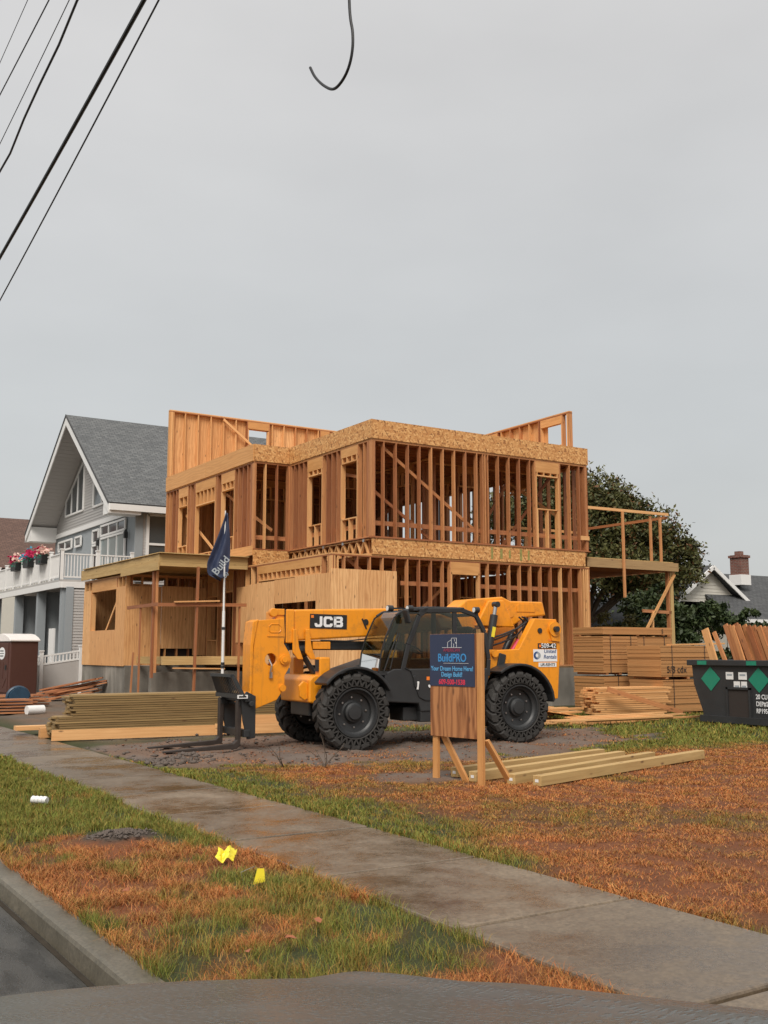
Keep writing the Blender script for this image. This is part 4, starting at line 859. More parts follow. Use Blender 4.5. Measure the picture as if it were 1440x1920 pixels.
# rear plate lettering
b2 = tpart(MB().box((-2.6, .784, 1.74), (.44, .006, .1)), 'model_badge', M['black_ink']); text('509-42', .125, M['white_ink'], side(-2.63, .7885, 1.74), b2, bold=.0012); tpart(MB().box((-2.43, .788, 1.74), (.05, .003, .05)), 'badge_mark', M['orange_ink'], b2)
b3 = tpart(MB().box((-2.55, .784, 1.56), (.56, .006, .23)), 'hire_sticker', M['white_ink'])
text('United\nRentals', .105, M['navy_ink'], side(-2.66, .7885, 1.585), b3, bold=.0012, shear=.15); b4 = MB().cyl((-2.35, .787, 1.56), (-2.35, .789, 1.56), .075, n=24); tpart(b4, 'sticker_ring', M['navy_ink'], b3); tpart(MB().cyl((-2.38, .788, 1.56), (-2.38, .7905, 1.56), .06, n=24), 'sticker_ring', M['grey_ink'], b3); tpart(MB().cyl((-2.35, .7885, 1.56), (-2.35, .792, 1.56), .03, n=20), 'sticker_ring', M['white_ink'], b3)
b5 = tpart(MB().box((-2.6, .784, 1.385), (.42, .006, .08)), 'rents_sticker', M['white_ink']); text('UR-RENTS', .075, M['black_ink'], side(-2.6, .7885, 1.385), b5, bold=.001, shear=.15)
tpart(MB().box((-2.69, .784, 1.85), (.11, .004, .035)), 'red_label', M['orange_ink']); tpart(MB().box((-2.88, .784, 2.06), (.03, .004, .1)), 'white_label', M['white_ink'])
# ---------------- cab
CY0, CY1 = .3, 1.08
low = [(1.06, .78), (1.1, 1.26), (.92, 1.34), (-1.04, 1.34), (-1.05, 1.15), (-.95, .88), (-.93, .6), (.38, .6), (.42, .74)]
tpart(plate(low, CY0, CY1), 'cab_body', M['greyblack'], bevel=.02)
tpart(plate([(.38, .42), (.38, .74), (-.9, .74), (-.93, .42)], CY0+.05, CY1-.02), 'step_box', M['black'], bevel=.015)
fr = MB()
def pl(pts, y, w, h):
    for a, b in zip(pts, pts[1:]): fr.bar((a[0], y, a[1]), (b[0], y, b[1]), h, w, up=(0, 1, 0)) if False else fr.bar((a[0], y, a[1]), (b[0], y, b[1]), w, h, up=(0, 1, 0))
for y in (CY0+.03, CY1-.03):
    pl([(.74, 1.3), (.62, 1.75), (.4, 2.26), (.26, 2.37)], y, .09, .06)          # front pillar
    pl([(.4, 2.35), (-.5, 2.37), (-.8, 2.28), (-.98, 1.98), (-1.06, 1.5), (-1.04, 1.2)], y, .08, .06)
    pl([(-.34, 2.34), (-.34, 1.3)], y, .085, .05)
    pl([(1.1, 1.26), (.74, 1.3)], y, .05, .05); pl([(.42, 2.36), (.72, 2.34), (.86, 2.26)], y, .04, .04)
for x, z in ((.26, 2.38), (-.5, 2.39), (-.8, 2.3)): fr.bar((x, CY0, z), (x, CY1, z), .08, .06)
tpart(fr, 'cab_frame', M['black'], bevel=.012)
tpart(MB().box((-.1, .69, 2.4), (.8, .74, .05)), 'cab_roof', M['black'], bevel=.02)
# door seams, handle, lower door window frame
dr = MB()
dp = [(.7, 1.36), (.58, 1.3), (.42, .86), (.3, .8), (-.25, .8), (-.3, .86), (-.3, 1.3)]
for a, b in zip(dp, dp[1:]): dr.bar((a[0], CY1+.006, a[1]), (b[0], CY1+.006, b[1]), .016, .03, up=(0, 1, 0))
door = tpart(dr, 'door', M['black'])
tpart(MB().box((.5, CY1+.012, 1.12), (.06, .03, .2), Matrix.Rotation(R(12), 3, 'Y')), 'door_handle', M['black'], door, bevel=.01); tpart(MB().box((.45, CY1+.014, 1.05), (.035, .03, .14), Matrix.Rotation(R(-8), 3, 'Y')), 'handle_grip', M['whitewrap'], door, bevel=.006)
jcb(.14, side(.02, CY1+.012, 1.08), door); tpart(MB().box((.235, CY1+.004, 1.17), (.06, .004, .06)), 'badge_mark', M['orange_ink'], door)
tpart(MB().box((-.86, CY1+.006, 1.12), (.1, .01, .06)), 'side_label', M['whitewrap'])
def pane(poly, y, name='window_pane'):
    mb = MB().prism(poly, XZ, y-.004, y+.004); return tpart(mb, name, M['cabglass'])
for y in (CY0+.03, CY1-.02):
    pane([(.7, 1.34), (.6, 1.76), (.36, 2.26), (.22, 2.32), (-.32, 2.32), (-.32, 1.34)], y); pane([(-.37, 1.34), (-.37, 2.32), (-.5, 2.33), (-.78, 2.26), (-.95, 1.98), (-1.03, 1.5), (-1.02, 1.34)], y)
    pane([(1.2, 1.3), (1.08, 1.86), (.9, 2.22), (.74, 2.32), (.36, 2.32), (.6, 1.8), (.73, 1.32)], y)
wsp = [(1.2, 1.3), (1.16, 1.6), (1.08, 1.86), (.9, 2.22), (.74, 2.33), (.4, 2.37)]
ws = MB()
for a, b in zip(wsp, wsp[1:]): ws.face([(a[0], CY0+.03, a[1]), (a[0], CY1-.02, a[1]), (b[0], CY1-.02, b[1]), (b[0], CY0+.03, b[1])])
tpart(ws, 'windscreen', M['cabglass'])
ed = MB()
for y in (CY0+.03, CY1-.02):
    for a, b in zip(wsp, wsp[1:]): ed.bar((a[0], y, a[1]), (b[0], y, b[1]), .022, .022, up=(0, 1, 0))
ed.box((1.13, (CY0+CY1)/2, 1.27), (.16, CY1-CY0, .07)); tpart(ed, 'windscreen_seal', M['black'])
wp = MB().tube([(1.12, CY1+.01, 1.3), (.98, CY1+.01, 1.65), (.84, CY1+.012, 1.95)], .012, 6).tube([(1.0, CY1+.015, 1.33), (.93, CY1+.015, 1.6), (.8, CY1+.015, 1.96)], .009, 6); tpart(wp, 'wiper', M['black'])
# mirror, lamps, seat, wheel
mm = MB().box((.74, CY1+.14, 2.24), (.05, .17, .25), Matrix.Rotation(R(14), 3, 'Y')); mir = tpart(mm, 'side_mirror', M['greyblack'], bevel=.03); tpart(MB().tube([(.6, CY1, 2.36), (.72, CY1+.1, 2.36), (.75, CY1+.14, 2.3)], .012, 6), 'mirror_arm', M['black'], mir)
for x, y in ((.95, CY1-.1), (.62, CY1+.02), (-.78, CY1+.0)):
    l_ = tpart(MB().cyl((x-.06, y, 2.38), (x+.04, y, 2.38), .055, n=16), 'work_lamp', M['black'], smooth=True); tpart(MB().cyl((x+.041, y, 2.38), (x+.046, y, 2.38), .045, n=16), 'lens', M['whitewrap'], l_)
tpart(MB().bar((.9, CY1-.1, 2.38), (.4, CY1-.1, 2.38), .03), 'lamp_bracket', M['black'])
tpart(MB().box((-.45, .7, 1.45), (.5, .5, .14)).box((-.72, .7, 1.78), (.14, .46, .62), Matrix.Rotation(R(-10), 3, 'Y')), 'seat', M['black'], bevel=.04)
sw = MB(); sw.lathe([(.18+.016*math.cos(q*math.pi/3), .016*math.sin(q*math.pi/3)) for q in range(6)], 24, closed=True, fn=lambda r, h, t: (.32+r*math.cos(t)*.85-h*.4, .7+r*math.sin(t), 1.68+r*math.cos(t)*.45+h)); sw.cyl((.5, .7, 1.3), (.33, .7, 1.66), .03, n=8); sw.bar((.32-.15, .7, 1.6), (.32+.15, .7, 1.76), .03, .02); tpart(sw, 'steering_wheel', M['black'], smooth=True)
tpart(MB().box((.78, .7, 1.42), (.3, .7, .22)), 'dashboard', M['black'], bevel=.04)
tpart(MB().box((-.0, CY1-.012, 1.5), (.26, .004, .08)), 'window_sticker', M['grey_ink'])

# ================================================================== builder's board by the walk
SA = Vector((7.89, 11.02, 0)); sdir = Vector((.11, -.68, 0)).normalized(); sn = Vector((sdir.y, -sdir.x, 0))   # sn looks to the street
if sn.x > 0: sn = -sn
sign = empty('builder_sign', (7.92, 10.8, 0), 0, 'navy builder sign on a stained plywood board with braced timber legs', 'sign')
SP = lambda a, d, z: SA+sdir*a+sn*d+Vector((0, 0, z))
bd_ = board('backing_board', SP(.155, 0, .56), SP(.155, 0, 1.865), .82, .018, M['signply'], sign, up=sn, bevel=.002)
pn = board('sign_panel', SP(.15, .013, 1.2), SP(.15, .013, 1.862), .8, .008, M['navy'], sign, up=sn)
for a, z0, z1, d in ((-.2, -.1, .62, -.035), (.63, -.12, 1.87, .0)):
    board('leg', SP(a, d, z0), SP(a+.01, d, z1), .088, .05, M['legwood'], sign, up=sn, bevel=.003)
board('brace', SP(-.12, -.06, .62), SP(.22, -.2, -.05), .085, .04, M['legwood'], sign, up=sn, bevel=.003); board('brace', SP(.66, -.06, .55), SP(.78, -.42, -.05), .085, .04, M['legwood'], sign, up=sn, bevel=.003)
SMt = lambda a, z, d=.0185: basis(sdir, (0, 0, 1), SP(a, d, z))
text('AMERICAN', .062, M['dullred_ink'], SMt(.15, 1.655), pn, bold=.0007, sx=.98)
text('BuildPRO', .142, M['blue_ink'], SMt(.155, 1.555), pn, bold=.0022, sx=.92)
text('Your Dream Home Here!', .083, M['sky_ink'], SMt(.15, 1.42), pn, bold=.0012, sx=.86); text('Design Build!', .083, M['sky_ink'], SMt(.15, 1.345), pn, bold=.0012, sx=.86)
text('609-500-1538', .088, M['red_ink'], SMt(.15, 1.25), pn, bold=.0018, sx=.95)
lg = MB()
def ln(a0, z0, a1, z1, w=.004): lg.bar(SP(a0, .019, z0), SP(a1, .019, z1), .003, w, up=(0, 0, 1)) if abs(a1-a0) > 1e-3 else lg.bar(SP(a0, .019, z0), SP(a1, .019, z1), w, .003, up=sn)
for q in ((-.02, 1.69, .33, 1.69), (.08, 1.69, .08, 1.755), (.08, 1.755, .15, 1.79), (.15, 1.69, .15, 1.81), (.15, 1.81, .24, 1.81), (.24, 1.81, .24, 1.69), (.19, 1.69, .19, 1.74), (.205, 1.795, .205, 1.77), (.215, 1.76, .235, 1.74)): ln(*q)
ln(.0, 1.49, .45, 1.49, .003); lg.build('house_emblem', M['white_ink'], pn)

# ================================================================== four treated posts lying on the turf
for i, (x0, y0, x1, y1, s, lab) in enumerate(((8.52, 9.98, 12.75, 11.1, .125, 'treated square post lying foremost on the scorched turf'), (8.35, 10.27, 11.9, 11.3, .125, 'treated square post lying second from the front on the scorched turf'), (8.12, 10.75, 11.6, 11.62, .125, 'treated square post lying just behind the sign leg'), (8.2, 11.25, 11.6, 12.05, .125, 'treated square post lying rearmost of the four by the sign'))):
    o = board('treated_post', (x0, y0, s/2+.01), (x1, y1, s/2+.02), s, s, M['treated'], None, bevel=.006); tag(o, lab, 'timber', 'treated posts on the turf')
    d = Vector((x1-x0, y1-y0, 0)).normalized(); t = MB().box((0, 0, 0), (.003, .05, .035)).build('end_tag', M['whitewrap'], o, Matrix.Translation(Vector((x0, y0, s/2+.01))-d*.003) @ Matrix.Rotation(math.atan2(d.y, d.x), 4, 'Z'))

# ================================================================== stacks of boards
def stack(name, label, cat, base, rz, L, rows, cols, w, h, mat, gapj=.03, group=None, dun=True, lenj=.06):
    e = empty(name, base, rz, label, cat, group); T = Matrix.Translation(base) @ Matrix.Rotation(rz, 4, 'Z'); z = .0
    if dun:
        for fx in (-.35, 0, .35): o = board('bearer', T @ Vector((L*fx, -cols*w/2-.03, .045)), T @ Vector((L*fx, cols*w/2+.03, .045)), .09, .09, M['stud'], e)
        z = .092
    for r in range(rows):
        for c in range(cols):
            if r == rows-1 and random.random() < .2: continue
            j = random.uniform(-lenj, lenj); y = (c-(cols-1)/2)*w*1.02+random.uniform(-.006, .006)
            board('board', T @ Vector((-L/2+j, y, z+h/2)), T @ Vector((L/2+j, y+random.uniform(-.012, .012), z+h/2+random.uniform(-.003, .003))), w-.004, h-.008, mat, e)
        z += h
    return e
stack('lumber_stack', 'long green treated plank stack lying along the walk edge behind the forks', 'lumber', (7.6, 19.95, 0), R(-1.5), 4.6, 8, 4, .19, .043, M['treated_dark'], group=None)
stack('lumber_stack', 'upper bundle of treated planks stepped back on the long stack', 'lumber', (7.98, 20.1, .44), R(-1.5), 4.7, 9, 4, .19, .043, M['treated_dark'], dun=False)
for x0, y0, x1, y1, z, lab in ((5.15, 19.45, 9.6, 19.0, .12, 'long pale fresh plank leaning low against the treated stack'), (8.3, 19.2, 10.3, 18.6, .3, 'pale fresh plank behind the front tyre on top'), (8.1, 18.9, 10.2, 18.4, .16, 'pale fresh plank behind the front tyre underneath')):
    tag(board('plank', (x0, y0, z), (x1, y1, z), .04, .19, M['fresh'], None), lab, 'plank')
tag(board('plank', (4.95, 21.4, .14), (6.6, 21.3, .14), .28, .08, M['fresh'], None), 'short pale plank end poking past the treated stack onto the walk', 'plank')
tag(board('plank', (5.2, 20.5, .1), (6.6, 20.4, .1), .2, .18, M['fresh'], None), 'short fresh block end under the treated stack', 'plank')
# loose red boards heaped against the foundation
hp = empty('board_heap', (9.7, 34, 0), 0, 'heap of wet red boards leaning on the grey foundation', 'lumber')
for k in range(24):
    r = k//6; x = 10.0+.09*(k % 6)+random.uniform(-.05, .05); a = random.uniform(-.12, .12)
    board('board', (x-1.1+a, 34.9+random.uniform(-.3, .3)+r*.15, .06+r*.1), (x+.35, 34.6+random.uniform(-.5, .3), .28+r*.13+random.uniform(0, .1)), .14, .04, M['red'], hp)
hp2 = empty('board_heap', (7.3, 33, 0), 0, 'low pile of red boards in front of the brown toilet', 'lumber')
for k in range(24): board('board', (5.6+random.uniform(-.4, .4), 32.2+(k % 6)*.16, .05+(k//6)*.09), (8.1+random.uniform(-.4, .4), 32.0+(k % 6)*.16+random.uniform(-.1, .1), .05+(k//6)*.09), .15, .04, M['red'], hp2)
hp3 = empty('board_heap', (6.5, 28.6, 0), 0, 'short stack of red boards beside the white roll', 'lumber')
for k in range(20): board('board', (5.6+random.uniform(-.1, .1), 28.4+(k % 4)*.16, .05+(k//4)*.08), (7.0+random.uniform(-.1, .1), 28.3+(k % 4)*.16, .05+(k//4)*.08), .15, .04, M['red'], hp3)
tp = MB(); n = 40
for k in range(n+1): pass
tp.tube([(7.15+.3*math.cos(t)*(1 if t < 4.4 else 1.5), 30.7, .34+.28*math.sin(t)) for t in np.linspace(0, 5.2, 24)], .05, 8).cyl((7.15, 30.55, .34), (7.15, 30.85, .34), .27, n=24); tag(tp.build('membrane_roll', M['tarp'], None, smooth=True), 'dark blue membrane roll with a loose end on the red boards', 'roll')
wr = MB().cyl((6.75, 28.0, .12), (7.2, 28.1, .12), .12, n=22); wo_ = wr.build('paper_roll', M['whitewrap'], None, smooth=True); tag(wo_, 'white wrapped roll lying by the red boards', 'roll'); MB().cyl((7.2, 28.1, .12), (7.206, 28.101, .12), .05, n=16).build('core', M['black'], wo_)
# sheet goods, each bundle a thing
def bundle(base, rz, L, W, H, n, label, mat='sheet', dun=.1, strap=True, mark=None, stamp=False):
    e = empty('sheet_bundle', base, rz, label, 'sheets', 'bundles of sheet boards by the dumpster'); T = Matrix.Translation(base) @ Matrix.Rotation(rz, 4, 'Z')
    for fx in (-.38, 0, .38): board('bearer', T @ Vector((L*fx, -W/2+.02, dun/2)), T @ Vector((L*fx, W/2-.02, dun/2)), .09, dun-.004, M['stud'], e)
    t = H/n
    for k in range(n):
        j = random.uniform(-.012, .012); q = random.uniform(-.012, .012)
        board('sheet', T @ Vector((-L/2+j, q, dun+t*(k+.5))), T @ Vector((L/2+j, q, dun+t*(k+.5))), W, t-.0015, M[mat], e)
    if strap:
        for fx in (-.3, .3):
            for y in (-W/2-.016, W/2+.016): board('strap', T @ Vector((L*fx, y, dun-.01)), T @ Vector((L*fx, y, dun+H+.01)), .02, .004, M['black'], e, up=(0, 1, 0))
    if stamp:
        for k, w_ in enumerate((.36, .2, .12, .34)): board('grade_stamp', T @ Vector((-.1-w_/2, -W/2-.018, .52-.09*k)), T @ Vector((-.1+w_/2, -W/2-.018, .52-.09*k)), .003, .035, M['black_ink'], e)
    if mark:
        m4 = T @ basis((1, 0, 0), (0, 0, 1), (mark[1], -W/2-.017, mark[2])); text(mark[0], mark[3], M['black_ink'], m4, e, extrude=.001)
    return e
RZ = R(-2)
bundle((21.4, 21.3, 0), RZ, 2.5, 1.22, .85, 26, 'wide strapped sheet bundle at the bottom of the rear stack', mark=None)
bundle((20.75, 21.3, 1.0), RZ, 1.25, 1.22, .98, 30, 'tall brown sheet bundle, second lift of the rear stack at its house end', dun=.06)
bundle((22.05, 21.3, 1.0), RZ, 1.3, 1.22, .98, 30, 'tall brown sheet bundle with a printed grade stamp, second lift of the rear stack', dun=.06, stamp=True)
bundle((21.4, 21.25, 2.06), RZ, 2.6, 1.22, .2, 6, 'thin sheet bundle lying on top of the rear stack', dun=.03, strap=False, mark=('5', .9, .12, .17))
bundle((21.5, 19.6, 0), RZ, 1.9, 1.22, .82, 24, 'lower sheet bundle of the front stack behind the dumpster', dun=.08)
bundle((21.5, 19.6, .92), RZ, 2.0, 1.22, .8, 24, 'front sheet bundle with hand written plywood size', dun=.06, mark=('5/8 cdx', -.45, .24, .24))
tag(board('plank', (20.9, 19.1, 1.8), (22.9, 19.05, 1.84), .2, .04, M['fresh'], None), 'single pale plank lying on the front sheet bundle', 'plank')
# framing lumber in front of the sheets
e1 = stack('lumber_stack', 'square pile of fresh framing lumber before the sheet bundles', 'lumber', (19.35, 19.2, 0), R(-8), 2.2, 13, 5, .14, .05, M['fresh'], lenj=.12)
board('board', (18.3, 18.75, .72), (20.3, 18.2, .12), .04, .12, M['stud'], e1)
lp = empty('loose_boards', (18, 17.6, 0), 0, 'loose fresh boards strewn on the ground before the framing lumber', 'lumber')
for k in range(16): a = random.uniform(-.08, .08); x = random.uniform(15.0, 17.2); y = 17.6+random.uniform(-.35, .6); L_ = random.uniform(2.2, 3.6); board('board', (x, y, .03+.035*(k % 4)), (x+L_, y-L_*.02+a, .035+.035*(k % 4)), .1, .036, M['fresh'], lp)
lp = empty('loose_boards', (16, 19, 0), 0, 'pale offcuts and boards piled behind the rear tyre', 'lumber')
for k in range(18): x = random.uniform(14.2, 16.2); y = 19.2+random.uniform(-.6, .9); a = random.uniform(-.5, .5); board('board', (x, y, .05+.045*(k % 6)), (x+1.9, y+a, .06+.045*(k % 6)), .18, .045, M['fresh'], lp)
tag(MB().box((16.5, 18.6, .2), (1.5, .9, .02), Matrix.Rotation(R(8), 3, 'Y')).build('board_offcut', M['osb']), 'strand board offcut lying on the loose boards', 'board')
ww = MB()
for k in range(9): ww.box((15.2+.2*k, 20.6, .62+.03*math.sin(k*2)), (.24, .9, .03), Matrix.Rotation(.15*math.sin(k*1.7), 3, 'Y'))
ww.box((16, 20.6, .3), (1.8, .85, .56)); tag(ww.build('wrapped_bundle', M['whitewrap'], bevel=.02), 'bundle under white plastic wrap behind the rear tyre', 'bundle')

# ================================================================== dumpster
DX = 18.9; dm = empty('dumpster', (DX+1, 13.5, 0), 0, 'black roll-off dumpster with green diamond panels', 'dumpster')
body = MB(); YZ = lambda a, b, t: (t, a, b)
body.prism([(16.62, 1.36), (16.58, .9), (16.34, .28), (16.34, .2), (10.6, .2), (10.3, 1.36)], YZ, DX, DX+.06); body.prism([(16.62, 1.36), (16.58, .9), (16.34, .28), (16.34, .2), (10.6, .2), (10.3, 1.36)], YZ, DX+2.3, DX+2.36)
body.face([(DX+.05, 16.6, 1.36), (DX+2.31, 16.6, 1.36), (DX+2.31, 16.57, .9), (DX+.05, 16.57, .9)]).face([(DX+.05, 16.57, .9), (DX+2.31, 16.57, .9), (DX+2.31, 16.33, .28), (DX+.05, 16.33, .28)]); body.box((DX+1.18, 13.4, .24), (2.3, 5.8, .06))
body.face([(DX+.05, 10.35, 1.36), (DX+2.31, 10.35, 1.36), (DX+2.31, 10.62, .25), (DX+.05, 10.62, .25)])
body.build('bin', M['dumpster'], dm, bevel=.01)
rm = MB().box((DX-.02, 13.45, 1.38), (.12, 6.5, .13)).box((DX+2.36, 13.45, 1.38), (.12, 6.5, .13)).box((DX+1.17, 16.66, 1.38), (2.3, .12, .13)); rm.build('top_rim', M['dumpster'], dm, bevel=.015)
for y in (16.25, 14.9): MB().box((DX-.084, y, 1.38), (.006, .26, .09)).build('green_stripe', M['green_ink'], dm)
for y, z in ((16.08, 1.02), (14.78, 1.02)):
    m = MB().prism([(y, z+.27), (y+.27, z), (y, z-.27), (y-.27, z)], YZ, DX-.012, DX-.004); m.build('diamond_panel', M['green_ink'], dm)
MB().box((DX-.006, 15.32, .5), (.02, .56, .62)).build('pocket_shade', M['dark'], dm); MB().box((DX-.02, 15.62, .5), (.05, .05, .7)).box((DX-.02, 15.02, .5), (.05, .05, .7)).box((DX-.02, 15.32, .83), (.05, .65, .05)).build('pocket_frame', M['dumpster'], dm)  # flat dark plate stands in for the shade inside the open pocket
MB().box((DX-.0, 13.4, .14), (.2, 5.9, .14)).build('skid_rail', M['dumpster'], dm)
for y, z, w, h in ((15.55, 1.1, .2, .16), (15.2, 1.1, .22, .16), (15.36, .84, .17, .28), (15.17, .84, .15, .28)): s_ = MB().box((DX-.008, y, z), (.006, w, h)).build('sticker', M['whitewrap'], dm); MB().box((DX-.012, y, z+.02), (.003, w*.7, h*.25)).build('sticker_print', M['grey_ink'], s_)
for k, t_ in enumerate(('20 CU', 'DEP#25', 'RP195')): text(t_, .14, M['white_ink'], STREET_FACE((DX-.006, 14.88, .66-.15*k)), dm, bold=.002, sx=.8, align='LEFT')
for y in (16.15, 15.0, 13.8, 12.4): MB().cyl((DX+.05, y, .1), (DX+.25, y, .1), .1, n=16).build('roller', M['black'], dm)
for k in range(13):
    y = 16.15-.095*k+random.uniform(-.01, .01); o = board('waste_board', (DX+.5+random.uniform(0, .15), y-.72, .35), (DX+.62+random.uniform(0, .1), y+random.uniform(-.03, .03), 2.22+random.uniform(-.06, .05)), .04, .13, M['stud'] if k % 3 else M['red'], None)
    tag(o, 'tan waste board standing in the row in the black dumpster' if k % 3 else 'darker red waste board between tan ones in the black dumpster', 'board', 'red boards standing in the dumpster')
tag(board('waste_board', (DX+.45, 16.0, .35), (DX+.5, 16.62, 2.15), .04, .2, M['fresh'], None), 'pale yellow board leaning out of the dumpster', 'board'); tag(board('waste_board', (DX+.5, 15.6, .35), (DX+.55, 16.4, 2.08), .04, .1, M['stud'], None), 'narrow brown board leaning beside the pale board in the dumpster', 'board')

# ================================================================== flag on its pole behind the forks
fp = empty('feather_flag', (8.08, 18.55, 0), 0, 'navy promotional flag hanging limp on a white telescopic pole', 'flag')
MB().cyl((8.08, 18.55, 0), (8.08, 18.55, 2.4), .028, n=12).cyl((8.08, 18.55, 2.4), (8.06, 18.52, 4.35), .02, .012, n=10).build('pole', M['whitewrap'], fp, smooth=True)
for z in (1.32, 1.38, 2.05): MB().cyl((8.08, 18.55, z), (8.08, 18.55, z+.05), .037, n=12).build('clamp', M['black'], fp)
fm = MB(); nu, nv = 14, 22; dF = Vector((math.cos(HEAD), -math.sin(HEAD), 0)); gF = {}
prof_f = lambda v: (-.01-.34*min(1, v*1.35)**1.2 + (.0 if v < .9 else (v-.9)*2.4), .03+.05*math.sin(v*3))
for j in range(nv+1):
    v = j/nv; l_, r_ = prof_f(v)
    for i in range(nu+1):
        u = i/nu; a = l_*(1-u)+r_*u; p = Vector((8.07, 18.5, 4.3-1.32*v+.1*u*(v > .9)*(v-.9)*10))+dF*a+Vector((sv.x, sv.y, 0)).normalized()*(.05*math.sin(u*9+v*4)*(.3+v))
        fm.v.append(tuple(p))
for j in range(nv):
    for i in range(nu): k = j*(nu+1)+i; fm.f.append((k, k+1, k+nu+2, k+nu+1)); fm.mi.append(0)
fo = fm.build('cloth', M['navy'], fp, smooth=True); sl = fo.modifiers.new('thick', 'SOLIDIFY'); sl.thickness = .004
text('Build', .2, M['grey_ink'], basis(dF*.62+Vector((0, 0, .78)), -dF*.78+Vector((0, 0, .62)), Vector((7.9, 18.36, 3.26))+dF*.02), fp, bold=.003); text('60', .11, M['grey_ink'], basis(dF*.62+Vector((0, 0, .78)), -dF*.78+Vector((0, 0, .62)), Vector((7.94, 18.36, 3.08))+dF*.08), fp)

# ================================================================== neighbour's grey gabled house
nb = empty('neighbour_house', (18, 48, 0), 0, 'grey sided beach house with steep gable, balcony and white railings', 'house')
NX, NY0, NY1 = 14.3, 42.0, 55.0; NPY, NPZ, NEZ = 48.5, 12.7, 7.75; NXB = 27; RX0 = 12.9
def siding(name, axis, c, outward, a0, a1, z0, z1, mat, course=.13, clip=None, parent=None):
    mb = MB(); z = z0
    while z < z1-.01:
        zt = min(z+course, z1); A0, A1 = (a0, a1) if clip is None else clip(z)
        B0, B1 = (a0, a1) if clip is None else clip(zt)
        P = (lambda a, zz, d: (c+outward*d, a, zz)) if axis == 'X' else (lambda a, zz, d: (a, c+outward*d, zz))
        mb.face([P(A0, z, .022), P(A1, z, .022), P(B1, zt, .003), P(B0, zt, .003)]); mb.face([P(A0, z, .0), P(A1, z, .0), P(A1, z, .022), P(A0, z, .022)]); z = zt
    return mb.build(name, mat, parent)
slope = (NPZ-NEZ)/(NPY-41.6)
cl = lambda z: (max(NY0, NPY-(NPZ-.25-z)/slope), min(NY1, NPY+(NPZ-.25-z)/slope))
core = MB().box(((NX+NXB)/2+.02, (NY0+NY1)/2, 3.9), (NXB-NX-.04, NY1-NY0-.06, 7.8)); core.build('wall_core', M['bluegrey'], nb)
siding('gable_siding', 'X', NX, -1, NY0, NY1, 7.62, 12.3, M['vinyl'], .14, cl, nb)
siding('side_siding', 'Y', NY0, -1, NX+.25, NXB, 4.4, 7.7, M['vinyl'], .125, None, nb)
siding('side_siding', 'Y', NY0, -1, 11.45, NXB, 0, 4.1, M['vinyl'], .115, None, nb)
MB().box((NX+.08, NY0-.02, 6.1), (.34, .06, 3.2)).build('corner_trim', M['bluegrey'], nb)
MB().box((NX-.03, (NY0+NY1)/2, 7.52), (.08, NY1-NY0, .22)).build('gable_band', M['white'], nb)
def roofplane(name, e0, e1, r0, r1, th, mat, parent):
    """slab with local X along the eave and local Y up the slope"""
    x = (Vector(e1)-Vector(e0)); Lx = x.length; x.normalize(); y = (Vector(r0)-Vector(e0)); y = y-x*y.dot(x); Ly = y.length; y.normalize(); m = basis(x, y, Vector(e0))
    return MB().box((Lx/2, Ly/2, -th/2), (Lx, Ly, th)).build(name, mat, parent, m)
rf = roofplane('roof', (RX0, 41.5, NEZ-.05), (NXB+.4, 41.5, NEZ-.05), (RX0, NPY, NPZ), (NXB, NPY, NPZ), .09, M['shingle'], nb); roofplane('roof', (NXB+.4, 2*NPY-41.5, NEZ-.05), (RX0, 2*NPY-41.5, NEZ-.05), (NXB+.4, NPY, NPZ), (RX0, NPY, NPZ), .09, M['shingle'], nb)
# soffits and rake boards
for s in (1, -1):
    y0 = NPY-s*(NPY-41.5)
    mb = MB(); nS = 34
    for k in range(nS):
        f0, f1 = k/nS, (k+1)/nS; ya, yb = y0+(NPY-y0)*f0, y0+(NPY-y0)*f1; za, zb = NEZ-.05+(NPZ-NEZ+.05)*f0-.2, NEZ-.05+(NPZ-NEZ+.05)*f1-.2
        mb.face([(RX0+.05, ya, za), (NX, ya, za), (NX, yb, zb-.012), (RX0+.05, yb, zb-.012)]); mb.face([(RX0+.05, yb, zb-.012), (NX, yb, zb-.012), (NX, yb, zb), (RX0+.05, yb, zb)])
    mb.build('soffit', M['soffit'], nb)
    MB().prism([(y0, NEZ-.12), (NPY, NPZ-.07), (NPY, NPZ-.5), (y0+s*.0, NEZ-.5)], YZ, RX0-.0, RX0+.05).build('rake_board', M['white'], nb)
    MB().prism([(y0, NEZ-.03), (NPY, NPZ+.02), (NPY, NPZ-.09), (y0, NEZ-.14)], YZ, RX0-.03, RX0-.003).build('drip_edge', M['shingle_dark'], nb)
    MB().box(((RX0+NXB)/2+.1, y0-s*.02, NEZ-.25), (NXB-RX0+.1, .14, .26)).build('gutter', M['white'], nb)
    MB().prism([(y0, NEZ-.5), (y0+s*.9, NEZ-.5), (y0+s*.9, NEZ-.05+.3), (y0, NEZ-.3)], YZ, RX0+.06, NX-.01).build('eave_return', M['white'], nb)
